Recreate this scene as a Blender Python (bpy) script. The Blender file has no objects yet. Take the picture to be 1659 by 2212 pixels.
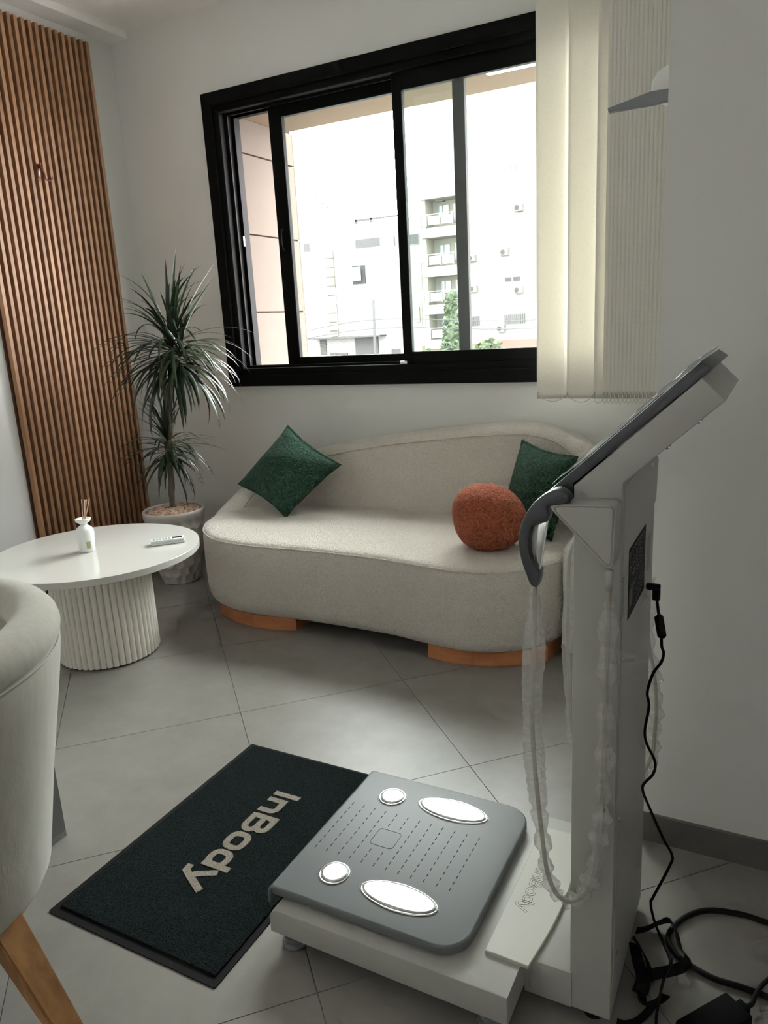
import bpy, bmesh, math, random
from mathutils import Vector, Matrix
from math import sin, cos, pi, radians
random.seed(7)
sc = bpy.context.scene
COL = sc.collection

# ------------------------------------------------------------------ camera
cam_d = bpy.data.cameras.new('camera'); cam = bpy.data.objects.new('camera', cam_d); COL.objects.link(cam)
YAW, PITCH, ROLL, FPX = -0.494336, 0.243542, -0.054978, 1605.68
_f = Vector((sin(YAW)*cos(PITCH), cos(YAW)*cos(PITCH), -sin(PITCH)))
_r = _f.cross(Vector((0, 0, 1))).normalized(); _u = _r.cross(_f)
_r2 = cos(ROLL)*_r + sin(ROLL)*_u; _u2 = -sin(ROLL)*_r + cos(ROLL)*_u
cam.matrix_world = Matrix(((_r2.x, _u2.x, -_f.x, 0), (_r2.y, _u2.y, -_f.y, 0), (_r2.z, _u2.z, -_f.z, 1.2752), (0, 0, 0, 1)))
cam_d.sensor_fit = 'HORIZONTAL'; cam_d.sensor_width = 36.0; cam_d.lens = FPX*36.0/1659.0
cam_d.clip_start = 0.02; cam_d.clip_end = 400
sc.camera = cam

# ------------------------------------------------------------------ world, light, exposure
w = bpy.data.worlds.new('overcast_sky'); sc.world = w; w.use_nodes = True
bg = w.node_tree.nodes['Background']; bg.inputs[0].default_value = (1.0, 0.97, 0.975, 1); bg.inputs[1].default_value = 41.0
sc.view_settings.view_transform = 'Standard'; sc.view_settings.look = 'None'
sc.view_settings.exposure = 0.0; sc.view_settings.gamma = 1.0; sc.view_settings.use_curve_mapping = False
sc.cycles.use_denoising = True
sc.cycles.max_bounces = 9; sc.cycles.diffuse_bounces = 6; sc.cycles.glossy_bounces = 3
sc.cycles.use_adaptive_sampling = True; sc.cycles.adaptive_threshold = 0.1; sc.cycles.adaptive_min_samples = 16
sc.cycles.transparent_max_bounces = 10; sc.cycles.transmission_bounces = 5
sc.cycles.sample_clamp_indirect = 6.0
def portal(name, loc, rot, sx, sy):
    d = bpy.data.lights.new(name, 'AREA'); d.shape = 'RECTANGLE'; d.size = sx; d.size_y = sy
    d.cycles.is_portal = True
    o = bpy.data.objects.new(name, d); COL.objects.link(o); o.location = loc; o.rotation_euler = rot
    return o
portal('window_portal', (-1.58, 3.53, 1.74), (radians(-90), 0, 0), 2.1, 1.34)

portal('rear_fill_portal', (-.9, -2.72, 1.62), (radians(90), 0, 0), 4.2, 1.45)  # serves the opening added behind the camera for fill light

# ------------------------------------------------------------------ materials
MATS = {}
def mat(name, color, rough=0.6, metal=0.0, spec=0.5, var=0.0, vscale=8.0, bump=0.0, bscale=60.0, coat=0.0,
        sheen=0.0, objvar=0.0, color2=None, stretch=None, vdetail=4.0, bdetail=3.0, voro=False, trans=0.0, vlow=.35, vhigh=.65):
    m = bpy.data.materials.new(name); m.use_nodes = True; MATS[name] = m
    nt = m.node_tree; N = nt.nodes; Lk = nt.links
    b = N['Principled BSDF']
    b.inputs['Roughness'].default_value = rough; b.inputs['Metallic'].default_value = metal
    b.inputs['Specular IOR Level'].default_value = spec
    b.inputs['Coat Weight'].default_value = coat; b.inputs['Sheen Weight'].default_value = sheen
    b.inputs['Base Color'].default_value = (*color, 1)
    tc = N.new('ShaderNodeTexCoord'); mp = N.new('ShaderNodeMapping'); Lk.new(tc.outputs['Object'], mp.inputs[0])
    if stretch: mp.inputs['Scale'].default_value = stretch
    src = None
    if var > 0 or color2:
        n = N.new('ShaderNodeTexNoise'); n.inputs['Scale'].default_value = vscale; n.inputs['Detail'].default_value = vdetail
        n.inputs['Roughness'].default_value = .65
        if objvar > 0:
            oi = N.new('ShaderNodeObjectInfo'); ad = N.new('ShaderNodeVectorMath'); ad.operation = 'ADD'
            sv = N.new('ShaderNodeVectorMath'); sv.operation = 'SCALE'; sv.inputs[3].default_value = 37.0
            cmb = N.new('ShaderNodeCombineXYZ'); Lk.new(oi.outputs['Random'], cmb.inputs[0]); Lk.new(oi.outputs['Random'], cmb.inputs[1])
            Lk.new(cmb.outputs[0], sv.inputs[0]); Lk.new(mp.outputs[0], ad.inputs[0]); Lk.new(sv.outputs[0], ad.inputs[1]); Lk.new(ad.outputs[0], n.inputs['Vector'])
        else: Lk.new(mp.outputs[0], n.inputs['Vector'])
        cr = N.new('ShaderNodeValToRGB'); c2 = color2 or tuple(max(0, c*(1-var)) for c in color)
        c1 = color if color2 else tuple(min(1, c*(1+var*.6)) for c in color)
        cr.color_ramp.elements[0].color = (*c2, 1); cr.color_ramp.elements[1].color = (*c1, 1)
        cr.color_ramp.elements[0].position = vlow; cr.color_ramp.elements[1].position = vhigh
        Lk.new(n.outputs['Fac'], cr.inputs[0]); src = cr.outputs[0]
    if objvar > 0:
        oi2 = N.new('ShaderNodeObjectInfo'); hs = N.new('ShaderNodeHueSaturation')
        mr = N.new('ShaderNodeMapRange'); mr.inputs[3].default_value = 1-objvar; mr.inputs[4].default_value = 1+objvar
        Lk.new(oi2.outputs['Random'], mr.inputs[0]); Lk.new(mr.outputs[0], hs.inputs['Value'])
        if src: Lk.new(src, hs.inputs['Color'])
        else: hs.inputs['Color'].default_value = (*color, 1)
        src = hs.outputs[0]
    if src: Lk.new(src, b.inputs['Base Color'])
    if bump > 0:
        if voro:
            n2 = N.new('ShaderNodeTexVoronoi'); n2.inputs['Scale'].default_value = bscale; out = n2.outputs['Distance']
            nz = N.new('ShaderNodeTexNoise'); nz.inputs['Scale'].default_value = bscale*.7; nz.inputs['Detail'].default_value = 2
            Lk.new(mp.outputs[0], nz.inputs['Vector'])
            va = N.new('ShaderNodeMixRGB'); va.inputs[0].default_value = .03
            Lk.new(mp.outputs[0], va.inputs[1]); Lk.new(nz.outputs['Color'], va.inputs[2]); Lk.new(va.outputs[0], n2.inputs['Vector'])
        else:
            n2 = N.new('ShaderNodeTexNoise'); n2.inputs['Scale'].default_value = bscale; n2.inputs['Detail'].default_value = bdetail; out = n2.outputs['Fac']
            Lk.new(mp.outputs[0], n2.inputs['Vector'])
        bp = N.new('ShaderNodeBump'); bp.inputs['Strength'].default_value = bump; bp.inputs['Distance'].default_value = .01
        if voro: bp.invert = True
        Lk.new(out, bp.inputs['Height']); Lk.new(bp.outputs[0], b.inputs['Normal'])
    return m
def thin_mat(name, tint, gloss=.06, diffuse=0.0, dcol=(.8, .8, .8), rough=.02, bump=0.0, bscale=80, translucent=0.0):
    """clear sheet: lets light through, reflects a little"""
    m = bpy.data.materials.new(name); m.use_nodes = True; MATS[name] = m
    nt = m.node_tree; N = nt.nodes; Lk = nt.links; N.remove(N['Principled BSDF']); out = N['Material Output']
    tr = N.new('ShaderNodeBsdfTransparent'); tr.inputs[0].default_value = (*tint, 1)
    gl = N.new('ShaderNodeBsdfGlossy'); gl.inputs['Roughness'].default_value = rough
    lw = N.new('ShaderNodeLayerWeight'); lw.inputs[0].default_value = .3
    mr = N.new('ShaderNodeMapRange'); mr.inputs[3].default_value = gloss; mr.inputs[4].default_value = min(1, gloss*6+.1)
    Lk.new(lw.outputs['Fresnel'], mr.inputs[0])
    mx = N.new('ShaderNodeMixShader'); Lk.new(mr.outputs[0], mx.inputs[0]); Lk.new(tr.outputs[0], mx.inputs[1]); Lk.new(gl.outputs[0], mx.inputs[2])
    last = mx.outputs[0]
    if diffuse > 0:
        df = N.new('ShaderNodeBsdfDiffuse'); df.inputs[0].default_value = (*dcol, 1); m2 = N.new('ShaderNodeMixShader'); m2.inputs[0].default_value = diffuse
        Lk.new(last, m2.inputs[1]); Lk.new(df.outputs[0], m2.inputs[2]); last = m2.outputs[0]
    if bump > 0:
        tc = N.new('ShaderNodeTexCoord'); n2 = N.new('ShaderNodeTexNoise'); n2.inputs['Scale'].default_value = bscale; n2.inputs['Detail'].default_value = 2
        Lk.new(tc.outputs['Object'], n2.inputs['Vector']); bp = N.new('ShaderNodeBump'); bp.inputs['Strength'].default_value = bump; bp.inputs['Distance'].default_value = .01
        Lk.new(n2.outputs['Fac'], bp.inputs['Height']); Lk.new(bp.outputs[0], gl.inputs['Normal'])
    Lk.new(last, out.inputs[0]); return m
def blind_mat():
    m = bpy.data.materials.new('blind_fabric'); m.use_nodes = True; MATS['blind'] = m
    nt = m.node_tree; N = nt.nodes; Lk = nt.links; N.remove(N['Principled BSDF']); out = N['Material Output']
    tc = N.new('ShaderNodeTexCoord'); mp = N.new('ShaderNodeMapping'); mp.inputs['Scale'].default_value = (1, 1, .12)
    mp2 = N.new('ShaderNodeMapping'); mp2.inputs['Scale'].default_value = (.08, .08, 1)
    n1 = N.new('ShaderNodeTexNoise'); n1.inputs['Scale'].default_value = 700; n2 = N.new('ShaderNodeTexNoise'); n2.inputs['Scale'].default_value = 700
    Lk.new(tc.outputs['Object'], mp.inputs[0]); Lk.new(tc.outputs['Object'], mp2.inputs[0]); Lk.new(mp.outputs[0], n1.inputs['Vector']); Lk.new(mp2.outputs[0], n2.inputs['Vector'])
    ad = N.new('ShaderNodeMath'); ad.operation = 'ADD'; Lk.new(n1.outputs['Fac'], ad.inputs[0]); Lk.new(n2.outputs['Fac'], ad.inputs[1])
    cr = N.new('ShaderNodeValToRGB'); cr.color_ramp.elements[0].color = (.78, .76, .69, 1); cr.color_ramp.elements[1].color = (.87, .85, .79, 1)
    cr.color_ramp.elements[0].position = .75; cr.color_ramp.elements[1].position = .95
    Lk.new(ad.outputs[0], cr.inputs[0])
    df = N.new('ShaderNodeBsdfDiffuse'); tl = N.new('ShaderNodeBsdfTranslucent'); tl.inputs[0].default_value = (.80, .765, .68, 1)
    Lk.new(cr.outputs[0], df.inputs[0]); mx = N.new('ShaderNodeMixShader'); mx.inputs[0].default_value = .225
    Lk.new(df.outputs[0], mx.inputs[1]); Lk.new(tl.outputs[0], mx.inputs[2]); Lk.new(mx.outputs[0], out.inputs[0])
def sheet_mat(name, col, fac, tcol):
    m = bpy.data.materials.new(name); m.use_nodes = True; MATS[name] = m
    nt = m.node_tree; N = nt.nodes; Lk = nt.links; N.remove(N['Principled BSDF'])
    df = N.new('ShaderNodeBsdfDiffuse'); tl = N.new('ShaderNodeBsdfTranslucent'); mx = N.new('ShaderNodeMixShader')
    df.inputs[0].default_value = (*col, 1); tl.inputs[0].default_value = (*tcol, 1); mx.inputs[0].default_value = fac
    Lk.new(df.outputs[0], mx.inputs[1]); Lk.new(tl.outputs[0], mx.inputs[2]); Lk.new(mx.outputs[0], N['Material Output'].inputs[0])
def emit_mat(name, col, s):
    m = bpy.data.materials.new(name); m.use_nodes = True; MATS[name] = m
    b = m.node_tree.nodes['Principled BSDF']; b.inputs['Base Color'].default_value = (*col, 1)
    b.inputs['Emission Color'].default_value = (*col, 1); b.inputs['Emission Strength'].default_value = s

mat('wall', (.75, .748, .728), .8, var=.015, vscale=3, vdetail=1)
mat('ceiling', (0.950, 0.935, 0.915), .85)
mat('tile', (0.245, 0.232, 0.213), .38, spec=.45, var=.10, vscale=9, objvar=.02, vdetail=7)
mat('grout', (.17, .162, .148), .9)
mat('skirting', (.135, .132, .122), .5, var=.2, vscale=6)
mat('slat_wood', (.385, .215, .115), .5, color2=(.25, .122, .058), vscale=30, stretch=(1, 1, .045), objvar=.13, vdetail=6)
mat('slat_back', (0.070, 0.024, 0.010), .55, var=.25, vscale=30, stretch=(1, 1, .06))
mat('black_frame', (.0055, .0055, .0055), .6, spec=.06, bump=.03, bscale=300)
mat('metal_light', (.6, .6, .58), .3, metal=1)
mat('chrome', (.46, .455, .44), .36, metal=1)
mat('chrome_rim', (.8, .8, .8), .16, metal=1)
thin_mat('glass', (.93, .97, .955), .03)
thin_mat('dusty_glass', (.92, .96, .94), .03, diffuse=.035)
mat('loggia_panel', (0.082, 0.070, 0.060), .5, spec=0.0, var=.03, vscale=4)
mat('loggia_joint', (0.030, 0.022, 0.018), .8, spec=0.0)
mat('loggia_soffit', (0.100, 0.078, 0.057), .7, spec=0.0)
emit_mat('led', (1, 1, .97), 14)
mat('boucle', (.88, .82, .735), .95, color2=(.73, .665, .585), vscale=210, bump=.9, bscale=125, voro=True, sheen=.25, vlow=.3, vhigh=.55)
mat('boucle_green', (.024, .100, .056), .95, color2=(.007, .038, .021), vscale=170, bump=1.0, bscale=110, voro=True, sheen=.04)
mat('boucle_orange', (.50, .118, .042), .95, color2=(.25, .050, .018), vscale=170, bump=1.0, bscale=110, voro=True, sheen=.05)
mat('seam', (0.480, 0.430, 0.360), .9)
mat('foot_wood', (.52, .21, .085), .5, color2=(.40, .145, .055), vscale=25, stretch=(.1, 1, 1))
mat('table_white', (0.610, 0.600, 0.565), .16, spec=.5, coat=.2)
mat('flute_white', (.76, .73, .66), .5, var=.04, vscale=40, stretch=(1, 1, .2))
mat('dark_gap', (.06, .055, .05), .8)
mat('pot', (0.570, 0.530, 0.500), .35, var=.08, vscale=12)
mat('soil', (.05, .03, .02), .95)
mat('pebble', (.62, .46, .34), .55, color2=(.36, .23, .15), vscale=18, objvar=.35)
mat('trunk', (.085, .062, .042), .8, color2=(.17, .135, .10), vscale=40, stretch=(1, 1, .35), bump=.6, bscale=90)
mat('leaf', (.022, .038, .015), .34, color2=(.009, .017, .008), vscale=14, objvar=.35, spec=.4)
mat('leaf_young', (.20, .24, .03), .35)
mat('diffuser', (.86, .88, .86), .3)
mat('reed', (.55, .37, .27), .8)
mat('gold_print', (.42, .40, .22), .5)
mat('remote_white', (.80, .84, .83), .35)
mat('lcd', (.035, .04, .04), .25)
mat('button', (.42, .46, .46), .5)
mat('velvet', (0.450, 0.430, 0.375), .9, color2=(.40, .38, .33), vscale=60, stretch=(1, 1, .10), bump=.05, bscale=300, sheen=.3)
mat('chair_wood', (.33, .165, .055), .45, color2=(.19, .085, .028), vscale=22, stretch=(1, 1, .12))
mat('grey_box', (.20, .20, .195), .4)
mat('mat_pile', (.022, .034, .034), 1.0, spec=.12, color2=(.003, .006, .007), vscale=300, bump=1.0, bscale=420, vdetail=3)
mat('mat_edge', (.006, .006, .006), .8, spec=.2)
mat('mat_letter', (.52, .46, .38), 1.0, color2=(.34, .30, .25), vscale=300, bump=1.0, bscale=420)
mat('machine_white', (0.405, 0.405, 0.378), .42, bump=.05, bscale=700)
mat('machine_cream', (0.517, 0.509, 0.456), .5)
mat('machine_grey', (0.136, 0.148, 0.153), .48, bump=.04, bscale=600)
mat('machine_dark', (.052, .060, .066), .42)
mat('black', (.006, .006, .006), .6, spec=.2)
mat('black_soft', (.007, .007, .008), .8, spec=.15)
mat('text_groove', (.30, .29, .26), .8)
mat('spec_label', (.012, .012, .013), .6, spec=.15)
mat('label_print', (.15, .15, .15), .7, spec=.1)
mat('sticker', (.36, .36, .34), .5, color2=(.20, .20, .19), vscale=220)
mat('cable_grey', (.33, .31, .27), .5)
thin_mat('plastic_bag', (.96, .96, .95), .06, diffuse=.24, dcol=(.8, .8, .78), rough=.12, bump=1.0, bscale=75)
thin_mat('film', (.95, .95, .95), .06, diffuse=.5, dcol=(.85, .85, .83), rough=.2, bump=.8, bscale=60)
mat('bracket_copper', (0.160, 0.045, 0.028), .25, spec=.7)
mat('stad_white', (.72, .72, .70), .5); mat('stad_grey', (.16, .17, .18), .45)
blind_mat(); sheet_mat('fill_diffuser', (.75, .74, .72), .21, (.83, .83, .82))  # the second is the translucent sheet over the added rear fill opening
mat('cord', (.62, .60, .52), .7)
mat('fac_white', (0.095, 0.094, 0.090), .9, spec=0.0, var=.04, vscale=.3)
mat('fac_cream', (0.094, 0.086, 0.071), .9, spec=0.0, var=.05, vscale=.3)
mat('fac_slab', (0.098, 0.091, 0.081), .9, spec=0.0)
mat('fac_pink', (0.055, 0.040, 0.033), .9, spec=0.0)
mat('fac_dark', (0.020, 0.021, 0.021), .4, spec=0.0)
mat('fac_glass', (0.045, 0.054, 0.056), .2)
mat('fac_frame', (0.080, 0.080, 0.078), .6, spec=0.0)
mat('fac_grey', (0.030, 0.030, 0.030), .8, spec=0.0)
mat('fac_shutter', (0.030, 0.030, 0.030), .8, spec=0.0)
mat('ac_white', (0.065, 0.065, 0.062), .6, spec=0.0); mat('ac_fan', (0.020, 0.020, 0.020), .6, spec=0.0)
mat('ext_leaf', (.030, .040, .024), .9, spec=0.0, color2=(.05, .062, .038), vscale=3)
mat('asphalt', (0.300, 0.290, 0.280), .9, spec=0.0)
mat('ext_laundry', (0.090, 0.040, 0.080), .8, spec=0.0)

# ------------------------------------------------------------------ mesh helpers
def M(n): return MATS[n] if isinstance(n, str) else n
def link(name, me, material=None, parent=None, smooth=False):
    o = bpy.data.objects.new(name, me); COL.objects.link(o)
    if material is not None and not me.materials: me.materials.append(M(material))
    if parent is not None: o.parent = parent
    if smooth:
        me.polygons.foreach_set('use_smooth', [True]*len(me.polygons)); me.update()
    return o
def obj(name, bm, material, parent=None, smooth=False, auto=None):
    me = bpy.data.meshes.new(name)
    bmesh.ops.recalc_face_normals(bm, faces=bm.faces)
    if auto is not None:
        for f in bm.faces: f.smooth = True
        for e in bm.edges:
            if len(e.link_faces) == 2 and e.calc_face_angle(0) > radians(auto): e.smooth = False
    bm.to_mesh(me); bm.free()
    return link(name, me, material, parent, smooth)
def empty(name, loc=(0, 0, 0)):
    o = bpy.data.objects.new(name, None); COL.objects.link(o); o.empty_display_size = .05; return o
def tag(o, label, cat, group=None):
    o['label'] = label; o['category'] = cat
    if group: o['group'] = group
    return o
def struct(o): o['kind'] = 'structure'; return o
def stuff(o): o['kind'] = 'stuff'; return o
def thing(name, label, cat, group=None): return tag(empty(name), label, cat, group)
def bbox(bm, x0, x1, y0, y1, z0, z1, bev=0, seg=2):
    r = bmesh.ops.create_cube(bm, size=1.0, matrix=Matrix.Translation(((x0+x1)/2, (y0+y1)/2, (z0+z1)/2)) @ Matrix.Diagonal((abs(x1-x0), abs(y1-y0), abs(z1-z0), 1)))
    if bev > 0:
        es = list({e for v in r['verts'] for e in v.link_edges})
        bmesh.ops.bevel(bm, geom=es, offset=bev, segments=seg, affect='EDGES', profile=.5)
    return bm
def box(name, x0, x1, y0, y1, z0, z1, m, parent=None, bev=0, seg=2):
    bm = bmesh.new(); bbox(bm, x0, x1, y0, y1, z0, z1, bev, seg)
    return obj(name, bm, m, parent, auto=35 if bev else None)
def prism(bm, pts, axis, a, b, bev=0, seg=2):
    """polygon in the plane across AXIS, extruded from a to b. axis 'y': pts are (x,z); 'x': (y,z); 'z': (x,y)"""
    def P(p, t): return {'y': (p[0], t, p[1]), 'x': (t, p[0], p[1]), 'z': (p[0], p[1], t)}[axis]
    A = [bm.verts.new(P(p, a)) for p in pts]; B = [bm.verts.new(P(p, b)) for p in pts]; n = len(pts)
    f1 = bm.faces.new(A); f2 = bm.faces.new(B[::-1])
    for i in range(n): bm.faces.new((A[i], B[i], B[(i+1) % n], A[(i+1) % n]))
    bmesh.ops.recalc_face_normals(bm, faces=bm.faces)
    if bev > 0:
        es = list(f1.edges)+list(f2.edges)
        bmesh.ops.bevel(bm, geom=es, offset=bev, segments=seg, affect='EDGES', profile=.5)
    return bm
def lathe(bm, prof, cx=0, cy=0, n=48):
    rings = []
    for r, z in prof:
        if r < 1e-6: rings.append([bm.verts.new((cx, cy, z))])
        else: rings.append([bm.verts.new((cx+r*cos(2*pi*i/n), cy+r*sin(2*pi*i/n), z)) for i in range(n)])
    for A, B in zip(rings, rings[1:]):
        for i in range(n):
            j = (i+1) % n
            if len(A) == 1 and len(B) == 1: continue
            if len(A) == 1: bm.faces.new((A[0], B[i], B[j]))
            elif len(B) == 1: bm.faces.new((A[i], A[j], B[0]))
            else: bm.faces.new((A[i], A[j], B[j], B[i]))
    return bm
def catmull(pts, per=6, closed=False):
    P = [Vector(p) for p in pts]; n = len(P); out = []
    rng = range(n) if closed else range(n-1)
    for i in rng:
        p0 = P[(i-1) % n] if closed or i > 0 else P[0]*2-P[1]
        p1 = P[i]; p2 = P[(i+1) % n]
        p3 = P[(i+2) % n] if closed or i+2 < n else P[-1]*2-P[-2]
        for k in range(per):
            t = k/per
            out.append(.5*((2*p1)+(p2-p0)*t+(2*p0-5*p1+4*p2-p3)*t*t+(3*p1-p0-3*p2+p3)*t**3))
    if not closed: out.append(P[-1])
    return out
def tube(bm, path, r, n=8, cap=True, flat=1.0, jitter=0):
    """r: radius or function of t; flat squashes the section"""
    path = [Vector(p) for p in path]; N = len(path); up = None; rings = []
    for i, p in enumerate(path):
        t = (path[min(i+1, N-1)]-path[max(i-1, 0)]).normalized()
        if up is None:
            up = t.cross(Vector((0, 1, 0)))
            if up.length < .1: up = t.cross(Vector((1, 0, 0)))
        up = (up-t*up.dot(t)).normalized(); sd = t.cross(up)
        rr = r(i/(N-1)) if callable(r) else r
        ring = []
        for k in range(n):
            a = 2*pi*k/n; q = rr*(1+jitter*random.uniform(-1, 1))
            ring.append(bm.verts.new(p+up*(q*cos(a))+sd*(q*flat*sin(a))))
        rings.append(ring)
    for A, B in zip(rings, rings[1:]):
        for k in range(n): bm.faces.new((A[k], A[(k+1) % n], B[(k+1) % n], B[k]))
    if cap:
        bm.faces.new(rings[0][::-1]); bm.faces.new(rings[-1])
    return bm
def tubeobj(name, path, r, m, parent=None, n=8, per=0, **k):
    bm = bmesh.new(); tube(bm, catmull(path, per) if per else path, r, n, **k); return obj(name, bm, m, parent, smooth=True)
def rrect(x0, x1, y0, y1, r, n=6):
    """rounded rectangle, r: one radius or (x0y0, x1y0, x1y1, x0y1)"""
    if not isinstance(r, (tuple, list)): r = (r,)*4
    out = []
    for (cx, cy, a0, q) in ((x0, y0, pi, r[0]), (x1, y0, 1.5*pi, r[1]), (x1, y1, 0, r[2]), (x0, y1, .5*pi, r[3])):
        ox = cx+q if cx == x0 else cx-q; oy = cy+q if cy == y0 else cy-q
        for k in range(n+1):
            a = a0+.5*pi*k/n; out.append((ox+q*cos(a), oy+q*sin(a)))
    return out
def rpoly(pts, r, n=5):
    """polygon with rounded corners"""
    out = []; N = len(pts)
    for i in range(N):
        p = Vector(pts[i]); a = (Vector(pts[i-1])-p); b = (Vector(pts[(i+1) % N])-p)
        rr = r[i] if isinstance(r, (list, tuple)) else r
        d = min(rr/math.tan(max(.05, a.angle(b)/2)), .45*a.length, .45*b.length)
        p1 = p+a.normalized()*d; p2 = p+b.normalized()*d
        for k in range(n+1):
            t = k/n; q = (1-t)**2*p1+2*t*(1-t)*p+t*t*p2; out.append((q.x, q.y))
    return out
def copy_tree(o, parent=None):
    c = o.copy(); COL.objects.link(c); c.parent = parent
    for ch in o.children: copy_tree(ch, c)
    return c

# ------------------------------------------------------------------ room
XL, XR, YW, YB, ZC = -3.33, 1.60, 3.35, -2.60, 2.872      # left wall, right wall, window wall, rear wall, ceiling
PX, PY = -0.232, 1.701                                      # corner of the projecting wall on the right
floor = struct(box('floor', XL-.1, XR+.1, YB-.1, YW+.15, -.12, -.0018, 'grout'))
T, PHI, OX, OY = .6, .793151, -1.58161704*1.275215, 1.75354925*1.275215
vd = Vector((cos(PHI), sin(PHI))); ud = Vector((sin(PHI), -cos(PHI)))
def clip(poly, x0, x1, y0, y1):
    for ax, lim, s in ((0, x0, 1), (0, x1, -1), (1, y0, 1), (1, y1, -1)):
        out = []
        for i in range(len(poly)):
            a, b = poly[i-1], poly[i]; ia = s*(a[ax]-lim) >= 0; ib = s*(b[ax]-lim) >= 0
            if ia != ib:
                t = (lim-a[ax])/(b[ax]-a[ax]); out.append((a[0]+t*(b[0]-a[0]), a[1]+t*(b[1]-a[1])))
            if ib: out.append(b)
        poly = out
        if len(poly) < 3: return []
    return poly
for i in range(-9, 10):
    for j in range(-9, 12):
        g = .0011
        c = [Vector((OX, OY))+vd*(T*i+a)+ud*(T*j+b) for a, b in ((g, g), (T-g, g), (T-g, T-g), (g, T-g))]
        p = clip([(q.x, q.y) for q in c], XL, XR, YB, YW)
        if len(p) < 3: continue
        bm = bmesh.new(); prism(bm, p, 'z', -.010, 0.0)
        obj('tile', bm, 'tile', floor)
struct(box('ceiling', XL-.1, XR+.1, YB-.1, YW+.15, ZC, ZC+.1, 'ceiling'))
struct(box('trim_1', XL, -3.205, YB, YW, 2.837, ZC, 'ceiling'))
struct(box('wall_left', XL-.1, XL, YB-.1, YW+.15, 0, ZC, 'wall'))
WX0, WX1, WZ0, WZ1 = -2.66, -.505, 1.065, 2.41              # opening in the window wall
bm = bmesh.new()
bbox(bm, XL, WX0, YW, YW+.15, 0, ZC); bbox(bm, WX1, XR, YW, YW+.15, 0, ZC); bbox(bm, WX0, WX1, YW, YW+.15, 0, WZ0); bbox(bm, WX0, WX1, YW, YW+.15, WZ1, ZC)
struct(obj('wall_back', bm, 'wall'))
struct(box('wall_right', PX, XR, PY, YW, 0, ZC, 'wall'))
struct(box('wall_side', XR, XR+.1, YB, PY, 0, ZC, 'wall'))
RX0, RX1, RZ0, RZ1 = -3.0, 1.2, .90, 2.35                   # unseen opening added behind the camera to let in fill light
bm = bmesh.new()
bbox(bm, XL, RX0, YB-.1, YB, 0, ZC); bbox(bm, RX1, XR, YB-.1, YB, 0, ZC); bbox(bm, RX0, RX1, YB-.1, YB, 0, RZ0); bbox(bm, RX0, RX1, YB-.1, YB, RZ1, ZC)
struct(obj('wall_front', bm, 'wall'))
w2 = struct(empty('rear_fill_opening')); box('fill_sheet', RX0, RX1, YB-.052, YB-.050, RZ0, RZ1, 'fill_diffuser', w2)      # added translucent sheet, spreads daylight as soft fill from the rear
struct(box('baseboard_right', PX-.008, XR, PY-.010, PY, 0, .074, 'skirting'))
struct(box('baseboard_back', XL, PX, YW-.010, YW, 0, .074, 'skirting'))

# ------------------------------------------------------------------ wooden slat panel on the left wall
panel = thing('slat_panel', 'tall brown wooden slat panel on the white wall behind the plant', 'wall panel')
SY0, SY1, SZ1 = 2.405, 3.170, 2.787
box('backing_board', XL, XL+.012, SY0, SY1, .002, SZ1, 'slat_back', panel)
ns = 20; per = (SY1-SY0)/ns; sme = None
for k in range(ns):
    y = SY0+per*(k+.5)
    if sme is None:
        o = box('slat', -.0, .030, -.0093, .0093, .002, SZ1, 'slat_wood', panel, bev=.0012, seg=1); sme = o.data
    else: o = link('slat', sme, None, panel)
    o.location = (XL+.012, y, 0)
# coat hook screwed onto the slats
hk = thing('coat_hook', 'small reddish brown coat hook on the wooden slat panel', 'coat hook')
hx = XL+.042
bm = bmesh.new(); prism(bm, rrect(2.716, 2.738, 2.075, 2.140, .010), 'x', hx, hx+.006, bev=.002); obj('plate', bm, 'bracket_copper', hk, auto=40)
tubeobj('prong', [(hx+.005, 2.727, 2.125), (hx+.02, 2.730, 2.118), (hx+.032, 2.735, 2.09), (hx+.03, 2.742, 2.068), (hx+.038, 2.758, 2.062), (hx+.045, 2.772, 2.078)], .0045, 'bracket_copper', hk, per=5)
tubeobj('prong', [(hx+.005, 2.727, 2.13), (hx+.025, 2.722, 2.128), (hx+.036, 2.716, 2.138)], .0045, 'bracket_copper', hk, per=5)

# ------------------------------------------------------------------ sliding window
win = struct(empty('window_1'))
def frame_ring(name, x0, x1, z0, z1, wd, y0, y1, m, parent, bev=.003):
    """four mitred bars"""
    bm = bmesh.new()
    O = [(x0, z0), (x1, z0), (x1, z1), (x0, z1)]; I = [(x0+wd, z0+wd), (x1-wd, z0+wd), (x1-wd, z1-wd), (x0+wd, z1-wd)]
    for i in range(4):
        j = (i+1) % 4; b2 = bmesh.new(); prism(b2, [O[i], O[j], I[j], I[i]], 'y', y0, y1, bev=bev, seg=1)
        me = bpy.data.meshes.new('t'); b2.to_mesh(me); b2.free(); bm.from_mesh(me); bpy.data.meshes.remove(me)
    return obj(name, bm, m, parent)
FX0, FX1, FZ0, FZ1 = -2.727, -.440, .998, 2.478
frame_ring('architrave', FX0, FX1, FZ0, FZ1, .062, YW-.030, YW+.001, 'black_frame', win)
frame_ring('outer_frame', FX0+.055, FX1-.055, FZ0+.055, FZ1-.055, .040, YW-.012, YW+.16, 'black_frame', win)
frame_ring('track', FX0+.094, FX1-.094, FZ0+.088, FZ1-.088, .020, YW+.030, YW+.040, 'black_frame', win, bev=.001)
frame_ring('track', FX0+.094, FX1-.094, FZ0+.088, FZ1-.088, .020, YW+.085, YW+.095, 'black_frame', win, bev=.001)
frame_ring('track_lip', FX0+.090, FX1-.090, FZ0+.086, FZ1-.086, .003, YW+.06, YW+.066, 'metal_light', win, bev=.0005)
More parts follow.
